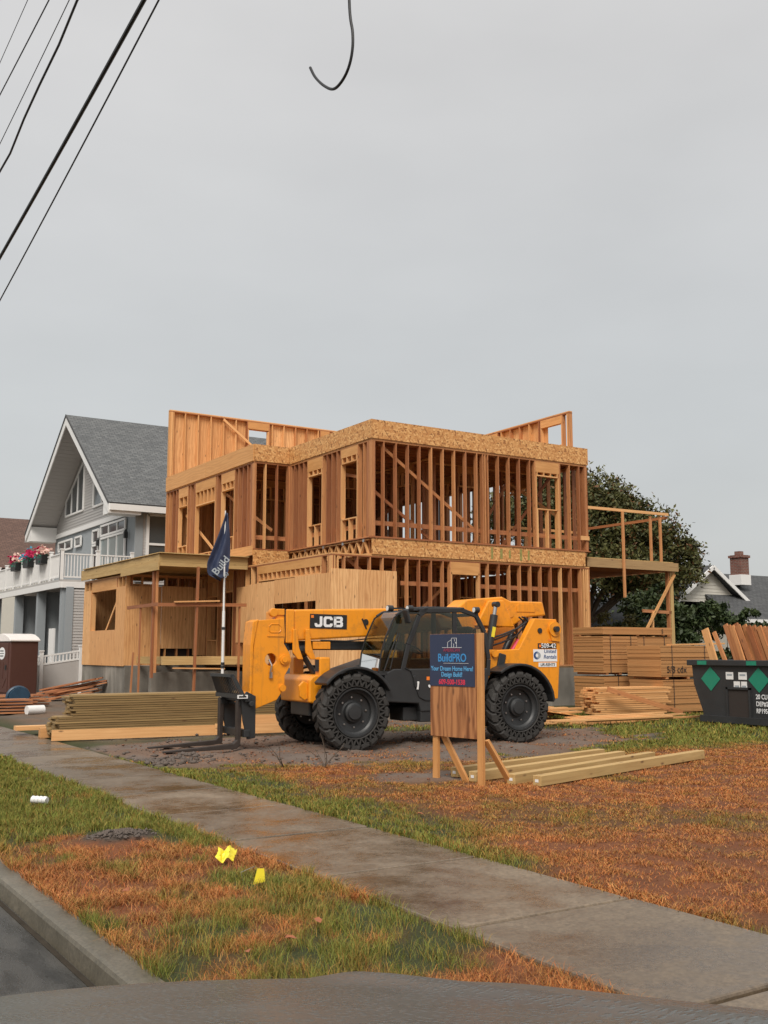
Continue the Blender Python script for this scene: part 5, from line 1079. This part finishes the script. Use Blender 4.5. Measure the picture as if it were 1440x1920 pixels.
def window(name, poly, mull=(), c=NX, axis='X', out=-1, fw=.09, pane='pane', parent=nb):
    """window on a wall plane: frame bars along the outline, pane behind, mullions"""
    P = (lambda a, z, d: (c+out*d, a, z)) if axis == 'X' else (lambda a, z, d: (a, c+out*d, z)); nn = (1, 0, 0) if axis == 'X' else (0, 1, 0)
    mb = MB(); n = len(poly)
    for k in range(n): a, b = poly[k], poly[(k+1) % n]; mb.bar(P(*a, .05), P(*b, .05), fw, .07, up=nn)
    for a, b in mull: mb.bar(P(*a, .045), P(*b, .045), fw*.8, .06, up=nn)
    w = mb.build(name, M['white'], parent)
    pn_ = MB(); fn = (lambda a, b, t: P(a, b, t)); pn_.prism(poly, fn, .024, .034); pn_.build('pane', M[pane], w); return w
window('window', [(52.9, 8.4), (49.85, 8.4), (49.85, 10.9), (52.9, 9.15)], [((51.9, 8.4), (51.9, 9.75)), ((50.85, 8.4), (50.85, 10.35))])
window('window', [(48.2, 8.35), (46.0, 8.35), (46.0, 8.9), (48.2, 9.85)][::1], [((46.9, 8.35), (46.9, 9.25))])
window('patio_door', [(46.85, 4.6), (43.4, 4.6), (43.4, 6.72), (46.85, 6.72)], [((45.7, 4.6), (45.7, 6.7)), ((44.5, 4.6), (44.5, 6.7))], pane='doorpane'); window('window', [(46.85, 6.84), (43.4, 6.84), (43.4, 7.3), (46.85, 7.3)], [((45.7, 6.84), (45.7, 7.3)), ((44.5, 6.84), (44.5, 7.3))])
window('door', [(48.1, 4.6), (47.2, 4.6), (47.2, 6.5), (48.1, 6.5)]); window('window', [(48.1, 6.62), (47.2, 6.62), (47.2, 7.2), (48.1, 7.2)]); window('window', [(51, 6.7), (50, 6.7), (50, 7.15), (51, 7.15)]); window('window', [(54, 6.7), (51.6, 6.7), (51.6, 7.15), (54, 7.15)], [((52.8, 6.7), (52.8, 7.15))])
window('window', [(14.75, 4.9), (15.95, 4.9), (15.95, 7.35), (14.75, 7.35)], [((14.75, 6.1), (15.95, 6.1))], c=NY0, axis='Y', fw=.12); window('window', [(18.2, 4.9), (19.4, 4.9), (19.4, 7.0), (18.2, 7.0)], [((18.2, 6), (19.4, 6))], c=NY0, axis='Y', fw=.12)
for y in (47.0, 43.1): MB().box((NX-.12, y, 6.55), (.16, .14, .26)).cyl((NX-.12, y, 6.68), (NX-.12, y, 6.8), .1, .02, n=8).build('wall_lantern', M['black'], nb)
# balcony
BX = 11.2; BZ = 4.5
MB().box(((BX+NX)/2, (NY0+NY1)/2, BZ-.06), (NX-BX, NY1-NY0, .1)).build('balcony_floor', M['soffit'], nb)
MB().box((BX+.04, (NY0+NY1)/2+.02, BZ-.22), (.1, NY1-NY0+.06, .24)).build('balcony_fascia', M['white'], nb); MB().box(((BX+NX)/2+.06, NY0+.02, BZ-.22), (NX-BX-.05, .1, .24)).build('balcony_fascia', M['white'], nb)
bal_y = MB().box((0, 0, 0), (.035, .035, .9)).mesh('baluster', M['white']); post_m = MB().box((0, 0, .6), (.13, .13, 1.2)).box((0, 0, 1.22), (.17, .17, .05)).mesh('railing_post', M['white'])
def railing(p0, p1, parent, posts, z, panel=False):
    p0 = Vector(p0); p1 = Vector(p1); d = p1-p0; L = d.length
    tr = MB().bar(p0+Vector((0, 0, z+1.05)), p1+Vector((0, 0, z+1.05)), .08, .05); rr = tr.build('railing_rail', M['white'], parent)
    MB().bar(p0+Vector((0, 0, z+.12)), p1+Vector((0, 0, z+.12)), .05, .06).build('railing_rail', M['white'], parent)
    n = int(L/.125)
    for k in range(1, n): o = bpy.data.objects.new('baluster', bal_y); place(o, Matrix.Translation(p0+d*k/n+Vector((0, 0, z+.58))), rr)
    for k in range(posts): o = bpy.data.objects.new('railing_post', post_m); place(o, Matrix.Translation(p0+d*k/(posts-1)+Vector((0, 0, z))), parent)
railing((BX+.06, NY0+.06, 0), (NX-.15, NY0+.06, 0), nb, 3, BZ-.02); railing((BX+.06, NY0+.1, 0), (BX+.06, NY1, 0), nb, 9, BZ-.02); railing((BX+.1, NY1, 0), (NX, NY1, 0), nb, 3, BZ-.02)
# lower storey piers behind the open bay
for y in (42.25, 46.0, 50.0, 54.6): MB().box((11.5, y, 2.14), (.35, .3, 4.28)).build('pier', M['bluegrey'], nb)
MB().box((NX-1.0, 48.6, 2.1), (.1, 12.8, 4.2)).box((12.4, 46.2, 2.1), (1.6, .1, 4.2)).box((12.4, 50.2, 2.1), (1.6, .1, 4.2)).build('bay_wall', M['bluegrey'], nb)
MB().box((11.6, NY0+.0, 2.1), (.3, .1, 4.2)).build('corner_trim', M['bluegrey'], nb); MB().box((11.31, 43.3, 1.3), (.06, .8, 2.5)).build('side_door', M['white'], nb)
# flower boxes
for k, (y, cols_) in enumerate(((49.3, ('flower_pink', 'flower_red')), (47.0, ('flower_red', 'flower_blue')), (44.7, ('flower_pink', 'flower_red')))):
    fb = empty('flower_box', (BX-.1, y, BZ+.9), 0, ('black planter of pale and red flowers at the far end of the balcony rail', 'black planter of crimson and blue flowers in the middle of the balcony rail', 'black planter of pink and red flowers near the corner of the balcony rail')[k], 'planter', 'flower boxes on the balcony rail')
    MB().prism([(-.55, .35), (.55, .35), (.42, 0), (-.42, 0)], lambda a, b, t: (t, y+a, BZ+.78+b), BX-.22, BX+.06).build('planter', M['pot'], fb)
    for c_ in cols_:
        mb = MB()
        for q in range(70):
            c = Vector((BX-.08+random.gauss(0, .1), y+random.uniform(-.5, .5)+(.2 if c_ == cols_[1] else -.2), BZ+1.18+abs(random.gauss(0, .14)))); r3 = Matrix.Rotation(random.uniform(0, 6), 3, 'X') @ Matrix.Rotation(random.uniform(0, 6), 3, 'Z'); mb.box(c, (.09, .09, .02), r3)
        mb.build('blossoms', M[c_], fb)
    mb = MB()
    for q in range(40): mb.box(Vector((BX-.08+random.gauss(0, .12), y+random.uniform(-.55, .55), BZ+1.1+random.gauss(0, .08))), (.1, .06, .01), Matrix.Rotation(random.uniform(0, 6), 3, 'X') @ Matrix.Rotation(random.uniform(0, 6), 3, 'Y'))
    mb.build('leaves', M['green_ink'], fb)
# brown roofed house further along
fh = empty('brown_roof_house', (20, 74, 0), 0, 'distant house with a plain brown shingle roof beyond the grey gable', 'house')
MB().box((18, 68, 3.2), (23, 10.4, 6.4)).build('wall', M['cream'], fh); roofplane('roof', (6, 62.3, 6.4), (30, 62.3, 6.4), (6, 68, 10.0), (30, 68, 10.0), .15, M['shingle_brown'], fh); roofplane('roof', (30, 73.7, 6.4), (6, 73.7, 6.4), (30, 68, 10.0), (6, 68, 10.0), .15, M['shingle_brown'], fh)
MB().box((10, 62.78, 4.6), (1.4, .1, 1.5)).build('window', M['white'], fh)
# vinyl fence beside the neighbour
fe = empty('vinyl_fence', (11, 41, 0), 0, 'pale vinyl fence with a spindle top between toilet and foundation', 'fence')
for k, (x, zt) in enumerate(((9.0, 1.25), (10.3, 1.42), (11.8, 1.62))): MB().box((x, 40.8, zt/2+.1), (.13, .13, zt+.2)).box((x, 40.8, zt+.22), (.17, .17, .05)).build('fence_post', M['white'], fe)
for (x0, z0), (x1, z1) in (((9.0, 1.25), (10.3, 1.42)), ((10.3, 1.42), (11.8, 1.62))):
    MB().prism([(x0+.07, .05), (x1-.07, .05), (x1-.07, z1-.32), (x0+.07, z0-.32)], lambda a, b, t: (a, t, b), 40.79, 40.82).build('fence_panel', M['soffit'], fe)
    MB().bar((x0+.07, 40.8, z0+.02), (x1-.07, 40.8, z1+.02), .05, .06).bar((x0+.07, 40.8, z0-.29), (x1-.07, 40.8, z1-.29), .05, .07).build('fence_rail', M['white'], fe)
    for k in range(1, 11): f_ = k/11; x = x0+(x1-x0)*f_; z = z0+(z1-z0)*f_; MB().box((x, 40.8, z-.14), (.05, .03, .27)).build('spindle', M['white'], fe)
# portable toilets
def toilet(x, y, rz, mat, label):
    T = Matrix.Translation((x, y, 0)) @ Matrix.Rotation(rz, 4, 'Z'); e = bpy.data.objects.new('portable_toilet', None); place(e, T); tag(e, label, 'toilet', 'portable toilets')
    B = lambda mb, n, m, p=None, **k: mb.build(n, M[m], p or e, T, **k)
    B(MB().box((0, 0, 1.02), (1.1, 1.1, 1.94)), 'cabin', mat, bevel=.03); B(MB().box((0, 0, .05), (1.16, 1.16, .1)), 'base', mat)
    prof = [(-.6, 1.98), (-.6, 2.04), (-.45, 2.14), (-.2, 2.24), (0, 2.27), (.2, 2.24), (.45, 2.14), (.6, 2.04), (.6, 1.98)]
    B(MB().prism(prof, lambda a, b, t: (t, a, b), -.6, .6), 'roof', 'toilet_roof', bevel=.02)
    d_ = B(MB().box((-.56, 0, 1.04), (.03, .86, 1.78)), 'door', mat, bevel=.01)
    for s in (-1, 1):
        B(MB().box((-.58, s*.3, 1.3), (.02, .03, .3), Matrix.Rotation(s*.6, 3, 'X')).box((-.58, s*.12, .95), (.02, .03, .6)).box((-.58, s*.25, .5), (.02, .03, .42), Matrix.Rotation(-s*.6, 3, 'X')), 'door_rib', mat, d_)
    B(MB().cyl((-.575, 0, 1.55), (-.585, 0, 1.55), .22, n=28), 'oval_sign', 'white_ink', d_).scale = (1, 1, 1)
    B(MB().box((-.587, 0, 1.64), (.003, .24, .035)).box((-.587, 0, 1.55), (.003, .32, .02)).box((-.587, 0, 1.46), (.003, .24, .035)), 'sign_print', 'black_ink', d_)
    B(MB().box((-.59, -.32, 1.05), (.03, .08, .16)), 'door_latch', 'black', d_); return e
toilet(9.13, 39.72, R(16), 'toilet', 'brown portable toilet with white curved roof and an oval door sign'); toilet(7.75, 40.6, R(16), 'toilet_grey', 'grey portable toilet standing partly hidden beside the brown one')

# ================================================================== houses, trees and shrubs behind on the right
rh = empty('dark_roof_house', (43, 34, 0), 0, 'low cream house with charcoal shingle roof and a brick chimney', 'house')
MB().box((46, 35, 1.5), (14, 7, 3.0)).build('wall', M['cream'], rh)
siding('wall_siding', 'Y', 31.5, -1, 39, 53, 0, 3.1, M['cream'], .16, None, rh)
roofplane('roof', (38.6, 30.9, 3.0), (53.5, 30.9, 3.0), (38.6, 35, 5.5), (53.5, 35, 5.5), .12, M['shingle_dark'], rh); roofplane('roof', (53.5, 39.1, 3.0), (38.6, 39.1, 3.0), (53.5, 35, 5.5), (38.6, 35, 5.5), .12, M['shingle_dark'], rh)
MB().box((46, 30.88, 2.98), (15, .1, .16)).build('gutter', M['white'], rh)
# cross gable towards the lot
siding('gable_siding', 'Y', 33.0, -1, 36.6, 41.2, 3.9, 5.35, M['cream'], .16, lambda z: (38.8-(5.55-z)*1.35, 38.8+(5.55-z)*1.35), rh)
roofplane('roof', (36.2, 38.5, 3.9), (36.2, 32.6, 3.9), (38.8, 38.5, 5.62), (38.8, 32.6, 5.62), .1, M['shingle_dark'], rh); roofplane('roof', (41.4, 32.6, 3.9), (41.4, 38.5, 3.9), (38.8, 32.6, 5.62), (38.8, 38.5, 5.62), .1, M['shingle_dark'], rh)
for s in (-1, 1): MB().bar((38.8, 32.58, 5.52), (38.8+s*2.62, 32.58, 3.8), .06, .18).build('rake_board', M['white'], rh)
chm = MB().box((41.9, 33.6, 5.75), (.62, .62, 1.1)).box((41.9, 33.6, 6.22), (.74, .74, .12)).box((41.9, 33.6, 6.38), (.3, .3, .22)); co = chm.build('chimney', M['brick'], rh); MB().box((41.9, 33.6, 5.08), (.72, .72, .5)).build('chimney_flashing', M['white'], co)
MB().cyl((38.2, 34, 5.3), (38.2, 34, 5.75), .09, n=10).build('vent_pipe', M['black'], rh)
lh = empty('low_grey_roof_house', (32, 34, 0), 0, 'low house with a grey roof glimpsed between shrub and framed house', 'house')
MB().box((32, 36, 1.3), (8, 6, 2.6)).build('wall', M['cream'], lh); roofplane('roof', (27.5, 32.6, 2.5), (36.5, 32.6, 2.5), (27.5, 36, 4.1), (36.5, 36, 4.1), .1, M['shingle_dark'], lh); roofplane('roof', (36.5, 39.4, 2.5), (27.5, 39.4, 2.5), (36.5, 36, 4.1), (27.5, 36, 4.1), .1, M['shingle_dark'], lh)

def leafmat(name, c1, c2):
    m, n, l, b = newmat(name); a = n.new('ShaderNodeAttribute'); a.attribute_name = 'tone'; l.new(a.outputs['Color'], b.inputs['Base Color']); b.inputs['Roughness'].default_value = .55; b.inputs['Specular IOR Level'].default_value = .3; return m
M['leaf'] = leafmat('leaf', 0, 0)
def tree(name, label, cat, base, blobs, nleaf, size, c1, c2, trunk_h, trunk_r, seed, group=None, autumn=None):
    """trunk with limbs to each clump; leaf-sized quads spread through every clump's shell"""
    r = np.random.default_rng(seed); e = empty(name, base, 0, label, cat, group); bx_, by_, bz_ = base
    tm = MB(); top = Vector((bx_, by_, trunk_h)); tm.tube([(bx_, by_, -.1), (bx_+.05, by_, trunk_h*.5), tuple(top)], [trunk_r*1.2, trunk_r, trunk_r*.75], 10)
    for (cx, cy, cz, rr) in blobs: c = Vector((cx, cy, cz)); tm.tube([tuple(top-Vector((0, 0, trunk_h*.25))), tuple((top+c)/2+Vector((0, 0, -.1))), tuple(c)], [trunk_r*.5, trunk_r*.3, trunk_r*.1], 6)
    tm.build('trunk', M['bark'], e, smooth=True)
    vol = np.array([b[3]**2 for b in blobs]); cnt = (nleaf*vol/vol.sum()).astype(int); P = []; Tn = []
    for (cx, cy, cz, rr), n in zip(blobs, cnt):
        k = max(8, int(n/75)); d = r.normal(size=(k, 3)); d /= np.linalg.norm(d, axis=1)[:, None]; d[:, 2] = np.where(d[:, 2] < -.3, -d[:, 2]*.6, d[:, 2])
        cc = np.array([cx, cy, cz])+d*rr*r.uniform(.55, 1.02, (k, 1)); w = r.integers(0, k, n)
        p = cc[w]+r.normal(size=(n, 3))*rr*np.array([.12, .12, .085]); P.append(p); Tn.append(r.random(k)[w]*.6+r.random(n)*.4)
    P = np.concatenate(P); t = np.concatenate(Tn)[:, None]; n = len(P)
    a = r.normal(size=(n, 3)); a /= np.linalg.norm(a, axis=1)[:, None]; b = np.cross(a, r.normal(size=(n, 3))); b /= np.linalg.norm(b, axis=1)[:, None]
    s = size*r.uniform(.6, 1.3, (n, 1)); V = np.stack([P-a*s, P+b*s*.45, P+a*s, P-b*s*.45], 1).reshape(-1, 3); F = np.arange(n*4).reshape(-1, 4)
    c = np.array(c1)*(1-t)+np.array(c2)*t
    if autumn is not None: m_ = (r.random((n, 1)) < autumn[0])*1.; c = c*(1-m_)+np.array(autumn[1])*m_
    o = bpy.data.objects.new('crown', fastmesh('crown', V, F, M['leaf'], np.repeat(c, 4, 0))); place(o, I4, e); return e
tb = [(31.0, 33.4, 7.2, 2.4), (29.2, 34.0, 7.0, 2.4), (33.2, 32.2, 6.2, 2.1), (34.6, 31.6, 4.9, 1.7), (31.8, 32.6, 5.2, 2.4), (33.6, 32.4, 4.2, 1.9), (29.5, 33, 4.8, 2.3), (32.3, 32.4, 7.6, 1.5), (30.2, 33.5, 8.4, 1.5), (35.2, 31.4, 5.8, 1.0)]
tree('broadleaf_tree', 'large dense dark green tree with a rusty tinge behind the framed house', 'tree', (31.5, 33.5, 0), tb, 80000, .1, (.032, .04, .013), (.12, .115, .036), 3.6, .32, 5, autumn=(.1, (.13, .06, .02)))
sh = 'shrubs behind the sheet bundles'
tree('shrub', 'yellow green clipped rounded shrub beside the framed house', 'shrub', (26.6, 26.7, 0), [(26.6, 26.7, 2.0, 1.0), (26.0, 27.1, 1.6, .9), (27.2, 26.4, 1.6, .9)], 7000, .085, (.06, .065, .016), (.15, .13, .04), .9, .06, 11, sh)
tree('shrub', 'tall dark leafy shrub under the open deck', 'shrub', (28.8, 27.0, 0), [(28.8, 27, 2.8, 1.3), (28.2, 27.4, 1.9, 1.2), (29.6, 26.7, 2.0, 1.2), (28.9, 27, 3.6, .7)], 8000, .1, (.02, .034, .012), (.06, .08, .026), 1.4, .07, 12, sh)
tree('shrub', 'straggly dark shrub before the cream house', 'shrub', (31.3, 25.8, 0), [(31.3, 25.8, 2.2, 1.0), (30.6, 26.1, 2.9, .8), (32.2, 25.4, 2.1, .8), (32.1, 25.3, 2.9, .4), (31.9, 25.5, 1.2, 1.1)], 6500, .1, (.018, .034, .012), (.055, .075, .024), 1.3, .06, 13, sh)
tree('shrub', 'ivy shrub climbing the cream wall behind the dumpster', 'shrub', (36.5, 27.5, 0), [(36.5, 27.5, .9, .8), (38.2, 27.2, .8, .6), (35, 27, 1.1, .9)], 5000, .1, (.02, .034, .012), (.06, .075, .024), 1, .06, 14, sh)

# ================================================================== overhead cables with poles out of frame
PAx, PAy, PBy = 2.4, -18., 44.
def catenary(p0, p1, sag, n=40): return [Vector(p0).lerp(Vector(p1), k/n)-Vector((0, 0, sag*4*(k/n)*(1-k/n))) for k in range(n+1)]
for k, (y, lab) in enumerate(((PAy, 'wooden utility pole behind the parked car'), (PBy, 'wooden utility pole further along the verge'))):
    up = empty('utility_pole', (PAx, y, 0), 0, lab, 'utility pole'); MB().cyl((PAx, y, -.3), (PAx, y, 10.4), .16, .11, n=14).build('pole', M['pole'], up, smooth=True); board('crossarm', (PAx-1.1, y-.15, 9.9), (PAx+1.1, y-.15, 9.9), .1, .12, M['pole'], up)
wires = (((2.4, 8.95), (9.05), .007, 'uppermost thin cable'), ((2.4, 8.4), 8.4, .012, 'second thin cable'), ((2.4, 7.85), 7.8, .008, 'third slim cable'), ((2.4, 7.52), 7.5, .02, 'wavy bundled cable'), ((2.4, 6.45), 6.4, .03, 'thick black main cable'), ((2.4, 6.05), 5.9, .012, 'lowest thin cable'))
Pfit = (((11.38, 8.98), (12.77, 8.93)), ((10.25, 8.34), (12.68, 8.51)), ((9.54, 7.93), (12.51, 7.74)), ((9.14, 7.71), (12.43, 7.35)), ((7.26, 6.64), (12.17, 6.18)), ((7.0, 6.49), (12.04, 5.57)))
for k, (w_, f_) in enumerate(zip(wires, Pfit)):
    (ya, za), (yb, zb) = f_; ym = (ya+yb)/2; zm = (za+zb)/2; sl_ = max(-.16, min(.02, (zb-za)/(yb-ya)))
    # parabola through the seen stretch with that slope, ending at both poles
    c2 = .0022; zf = lambda y: zm+sl_*(y-ym)+c2*(y-ym)**2
    pts = []
    for q in range(90):
        y = PAy+(PBy-PAy)*q/89; z = zf(y); x = 2.4+(.012*math.sin(y*5.3)+.01*math.sin(y*8.1) if k == 3 else 0); z += (.02*math.sin(y*4.1) if k == 3 else 0)
        pts.append((x, y, min(z, 10.2)))
    o = MB().tube(pts, w_[2]*.6, 6).build('overhead_cable', M['wire'], None, smooth=True)
    tag(o, ('topmost thin overhead cable strung along the street', 'second overhead cable down, thin and taut', 'slim overhead cable just above the wavy one', 'wavy bundled overhead cable above the thick one', 'thickest black overhead cable along the street', 'lowest thin overhead cable along the street')[k], 'cable', 'overhead cables')
jp = [(2.42, 4.13, 6.7), (2.4, 4.13, 5.5), (2.4, 4.12, 4.86), (2.4, 4.085, 4.66), (2.4, 4.09, 4.56), (2.4, 4.13, 4.49), (2.4, 4.2, 4.455), (2.4, 4.28, 4.46), (2.4, 4.38, 4.53), (2.4, 4.47, 4.62), (2.4, 4.525, 4.7)]
def smooth_path(P, n=8):
    P = [Vector(p) for p in P]; P = [P[0]]+P+[P[-1]]; out = []
    for i in range(1, len(P)-2):
        for k in range(n):
            t = k/n; a, b, c, d = P[i-1], P[i], P[i+1], P[i+2]; out.append(.5*((2*b)+(c-a)*t+(2*a-5*b+4*c-d)*t*t+(3*b-a-3*c+d)*t**3))
    return out+[P[-2]]
tag(MB().tube(smooth_path(jp), .0075, 8).build('dangling_cable', M['wire'], None, smooth=True), 'cut cable end dangling in a hook shape from the overhead lines', 'cable')

# ================================================================== small litter on the verge
def crumple(name, mat, c, s, seed, label, cat, n=9):
    r = np.random.default_rng(seed); mb = MB(); g_ = {}
    for i in range(n):
        for j in range(n):
            u, v = i/(n-1)-.5, j/(n-1)-.5; mb.v.append((c[0]+u*s[0]+r.normal()*.006+v*s[0]*.5, c[1]+v*s[1]+r.normal()*.006, c[2]+s[2]*(.25+abs(math.sin(u*5+seed))*.5+v*.6)+r.normal()*.006))
    for i in range(n-1):
        for j in range(n-1): k = i*n+j; mb.f.append((k, k+1, k+n+1, k+n)); mb.mi.append(0)
    o = mb.build(name, M[mat], None, smooth=True); sl_ = o.modifiers.new('thick', 'SOLIDIFY'); sl_.thickness = .004; return tag(o, label, cat)
crumple('yellow_flag', 'yellow_plastic', (3.44, 7.75, .01), (.15, .11, .11), 1, 'crumpled yellow marker flag lying by the walk edge', 'marker flag')
yf = empty('yellow_flag', (3.3, 6.85, 0), 0, 'small yellow marker flag standing in the green verge', 'marker flag'); MB().tube([(3.22, 6.95, 0), (3.2, 6.95, .1), (3.28, 6.9, .14)], .002, 5).build('wire', M['steel'], yf); MB().prism([(-.045, 0), (.04, .02), (.03, .11), (-.015, .11)], lambda a, b, t: (3.3+a*.85+t, 6.86-a*.5, .02+b), 0, .003).build('flag_sheet', M['yellow_plastic'], yf)
cb = MB(); 
for k in range(4): cb.cyl((2.88+.03*k, 11.52-.035*k, .09), (2.905+.03*k, 11.49-.035*k, .085), .04, .036, n=12)
tag(cb.build('crushed_cup', M['whitewrap'], None, smooth=True), 'crushed white paper cup on the green verge', 'litter')
leaf_m = MB().face([(-.035, 0, 0), (-.014, -.022, .012), (.022, -.02, .02), (.04, 0, .01), (.02, .024, .022), (-.017, .02, .01)]).mesh('fallen_leaf', M['leaf_dead'])
for x, y in ((2.75, 5.3), (3.05, 5.55), (2.45, 5.2), (2.35, 6.9), (6.0, 8.8)):
    o = bpy.data.objects.new('fallen_leaf', leaf_m); place(o, Matrix.Translation((x, y, .08 if x < 4 else .03)) @ Matrix.Rotation(random.uniform(0, 6), 4, 'Z') @ Matrix.Rotation(random.uniform(-.5, .5), 4, 'X')); tag(o, 'curled brown fallen leaf', 'leaf', 'fallen leaves')
def twig(base, seed, n, label):
    r = random.Random(seed); mb = MB()
    for k in range(n):
        a = r.uniform(0, 6.28); p = Vector(base); pts = [tuple(p)]; d = Vector((math.cos(a)*.6, math.sin(a)*.6, r.uniform(.5, 1))).normalized()
        for q in range(5): p = p+d*r.uniform(.07, .13); d = (d+Vector((r.uniform(-.3, .3), r.uniform(-.3, .3), r.uniform(-.25, .15)))).normalized(); pts.append(tuple(p))
        mb.tube(pts, [.007, .006, .005, .004, .003, .002], 5)
    tag(mb.build('dead_twig', M['bark']), label, 'twig')
twig((7.35, 13.2, 0), 4, 6, 'bare dead twigs sticking up before the front tyre'); twig((6.9, 13.6, 0), 9, 4, 'smaller bare twigs lying on the dirt near the walk')
def rubble(name, n, fx, seed, mat, smin, smax, label):
    r = np.random.default_rng(seed); V = []; F = []; base = np.array([[1, 0, 0], [-1, 0, 0], [0, 1, 0], [0, -1, 0], [0, 0, 1], [0, 0, -1.]]); fc = [(0, 2, 4), (2, 1, 4), (1, 3, 4), (3, 0, 4), (2, 0, 5), (1, 2, 5), (3, 1, 5), (0, 3, 5)]
    x, y = fx(r, n); _, dirt = dead_dirt(x, y); ok = r.random(n) < dirt; x = x[ok]; y = y[ok]
    for q in range(len(x)):
        s_ = smin+(smax-smin)*r.random()**3; b_ = base*s_*r.uniform(.5, 1.3, (6, 3))*np.array([1, 1, .6])
        gz = .03*(fbm(x[q:q+1]*.9, y[q:q+1]*.9, 5)-.5)[0]+((fbm(x[q:q+1]*1.6, y[q:q+1]*1.6, 31)-.45)*.13)[0]+.09*math.exp(-(((x[q]-3.05)/.4)**2+((y[q]-9.2)/.3)**2))
        k = len(V)*6; V.append(b_+np.array([x[q], y[q], gz+.01])); F += [tuple(k+i_ for i_ in f_) for f_ in fc]
    o = bpy.data.objects.new(name, fastmesh(name, np.concatenate(V), np.array(F), mat)); place(o); tag(o, label, 'rubble', kind='stuff')
M['clod'] = plain('dark_soil', (.1, .078, .064), .9, noise=.4, scale=9)
M['chip'] = plain('bark_chip', (.2, .085, .045), .85, noise=.4, scale=9)
rubble('dirt_rubble', 1500, lambda r, n: (r.uniform(4.9, 15, n), r.uniform(12.5, 20, n)), 1, M['clod'], .008, .05, 'churned soil clods around the telehandler')
rubble('wood_chips', 1800, lambda r, n: (r.uniform(6, 15, n), r.uniform(11, 19, n)), 2, M['chip'], .01, .035, 'reddish bark and wood crumbs on the bare soil')
rubble('mound_crumbs', 700, lambda r, n: (3.05+r.normal(0, .2, n), 9.2+r.normal(0, .18, n)), 8, M['clod'], .006, .03, 'dark earth crumbs of the small mound in the verge')
rubble('dirt_lumps', 420, lambda r, n: (5.75+r.normal(0, .4, n), 15.3+r.normal(0, .25, n)), 3, M['clod'], .01, .075, 'dark dirt lumps spilling onto the walk')
# ================================================================== bonnet of the car the picture is taken from
car = empty('parked_car', (.35, 1.6, -.13), 0, 'dark grey wet car bonnet and wings in the foreground', 'car')
M['carpaint'] = plain('wet_grey_paint', (.09, .094, .09), .28, noise=.3, scale=3., spec=.5)
def droplets(m):
    n = m.node_tree.nodes; l = m.node_tree.links; b = n['Principled BSDF']; t = n.new('ShaderNodeTexCoord'); v = n.new('ShaderNodeTexVoronoi'); v.inputs['Scale'].default_value = 75; l.new(t.outputs['Object'], v.inputs[0])
    r = n.new('ShaderNodeMapRange'); r.inputs[1].default_value = .1; r.inputs[2].default_value = .45; r.inputs[3].default_value = 1; r.inputs[4].default_value = 0; l.new(v.outputs['Distance'], r.inputs[0]); bp = n.new('ShaderNodeBump'); bp.inputs['Strength'].default_value = .4; bp.inputs['Distance'].default_value = .004; l.new(r.outputs[0], bp.inputs['Height']); l.new(bp.outputs[0], b.inputs['Normal'])
droplets(M['carpaint'])
def hoodz(x, y):
    u = (x-.35)/.95; z = 1.15-.19*(y-.99)+.07*(1-u*u)+.014*math.exp(-((abs(x-.35)-.74)/.045)**2)
    z -= .5*max(0, y-(2.1-.6*u*u))**2; z -= 9*max(0, abs(u)-.97)**2; z -= 4*max(0, y-2.4)**2; return z
def sheet(xs, ys, name):
    mb = MB(); nX = len(xs)
    for y in ys:
        for x in xs: mb.v.append((x, y, hoodz(x, y)))
    for j in range(len(ys)-1):
        for i in range(nX-1): k = j*nX+i; mb.f.append((k, k+1, k+nX+1, k+nX)); mb.mi.append(0)
    return mb.build(name, M['carpaint'], car, smooth=True)
ysl = list(np.linspace(.45, 2.55, 50)); hd_ = sheet(list(np.linspace(.35-.785, .35+.785, 60)), ysl, 'bonnet')
for s in (1, -1):
    sheet(sorted([.35+s*q for q in np.linspace(.793, 1.05, 18)]), ysl, 'wing')
    mb = MB(); xe = .35+s*1.05
    for a, b in zip(ysl, ysl[1:]): mb.face([(xe, a, hoodz(xe, a)), (xe, b, hoodz(xe, b)), (xe+s*.01, b, .2), (xe+s*.01, a, .2)])
    mb.build('side_panel', M['carpaint'], car); MB().box((.35+s*.72, 2.56, .62), (.34, .05, .12)).build('headlight', M['whitewrap'], car, bevel=.02)
    MB().lathe([(.2, -.1), (.34, -.1), (.36, -.06), (.36, .06), (.34, .1), (.2, .1)], 32, closed=True, fn=lambda q, h, t: (.35+s*.88+h, 1.75+q*math.cos(t), .23+q*math.sin(t))).build('tyre', M['rubber'], car, smooth=True)
MB().box((.35, 2.54, .42), (2.0, .1, .5)).build('bumper', M['carpaint'], car, bevel=.04)
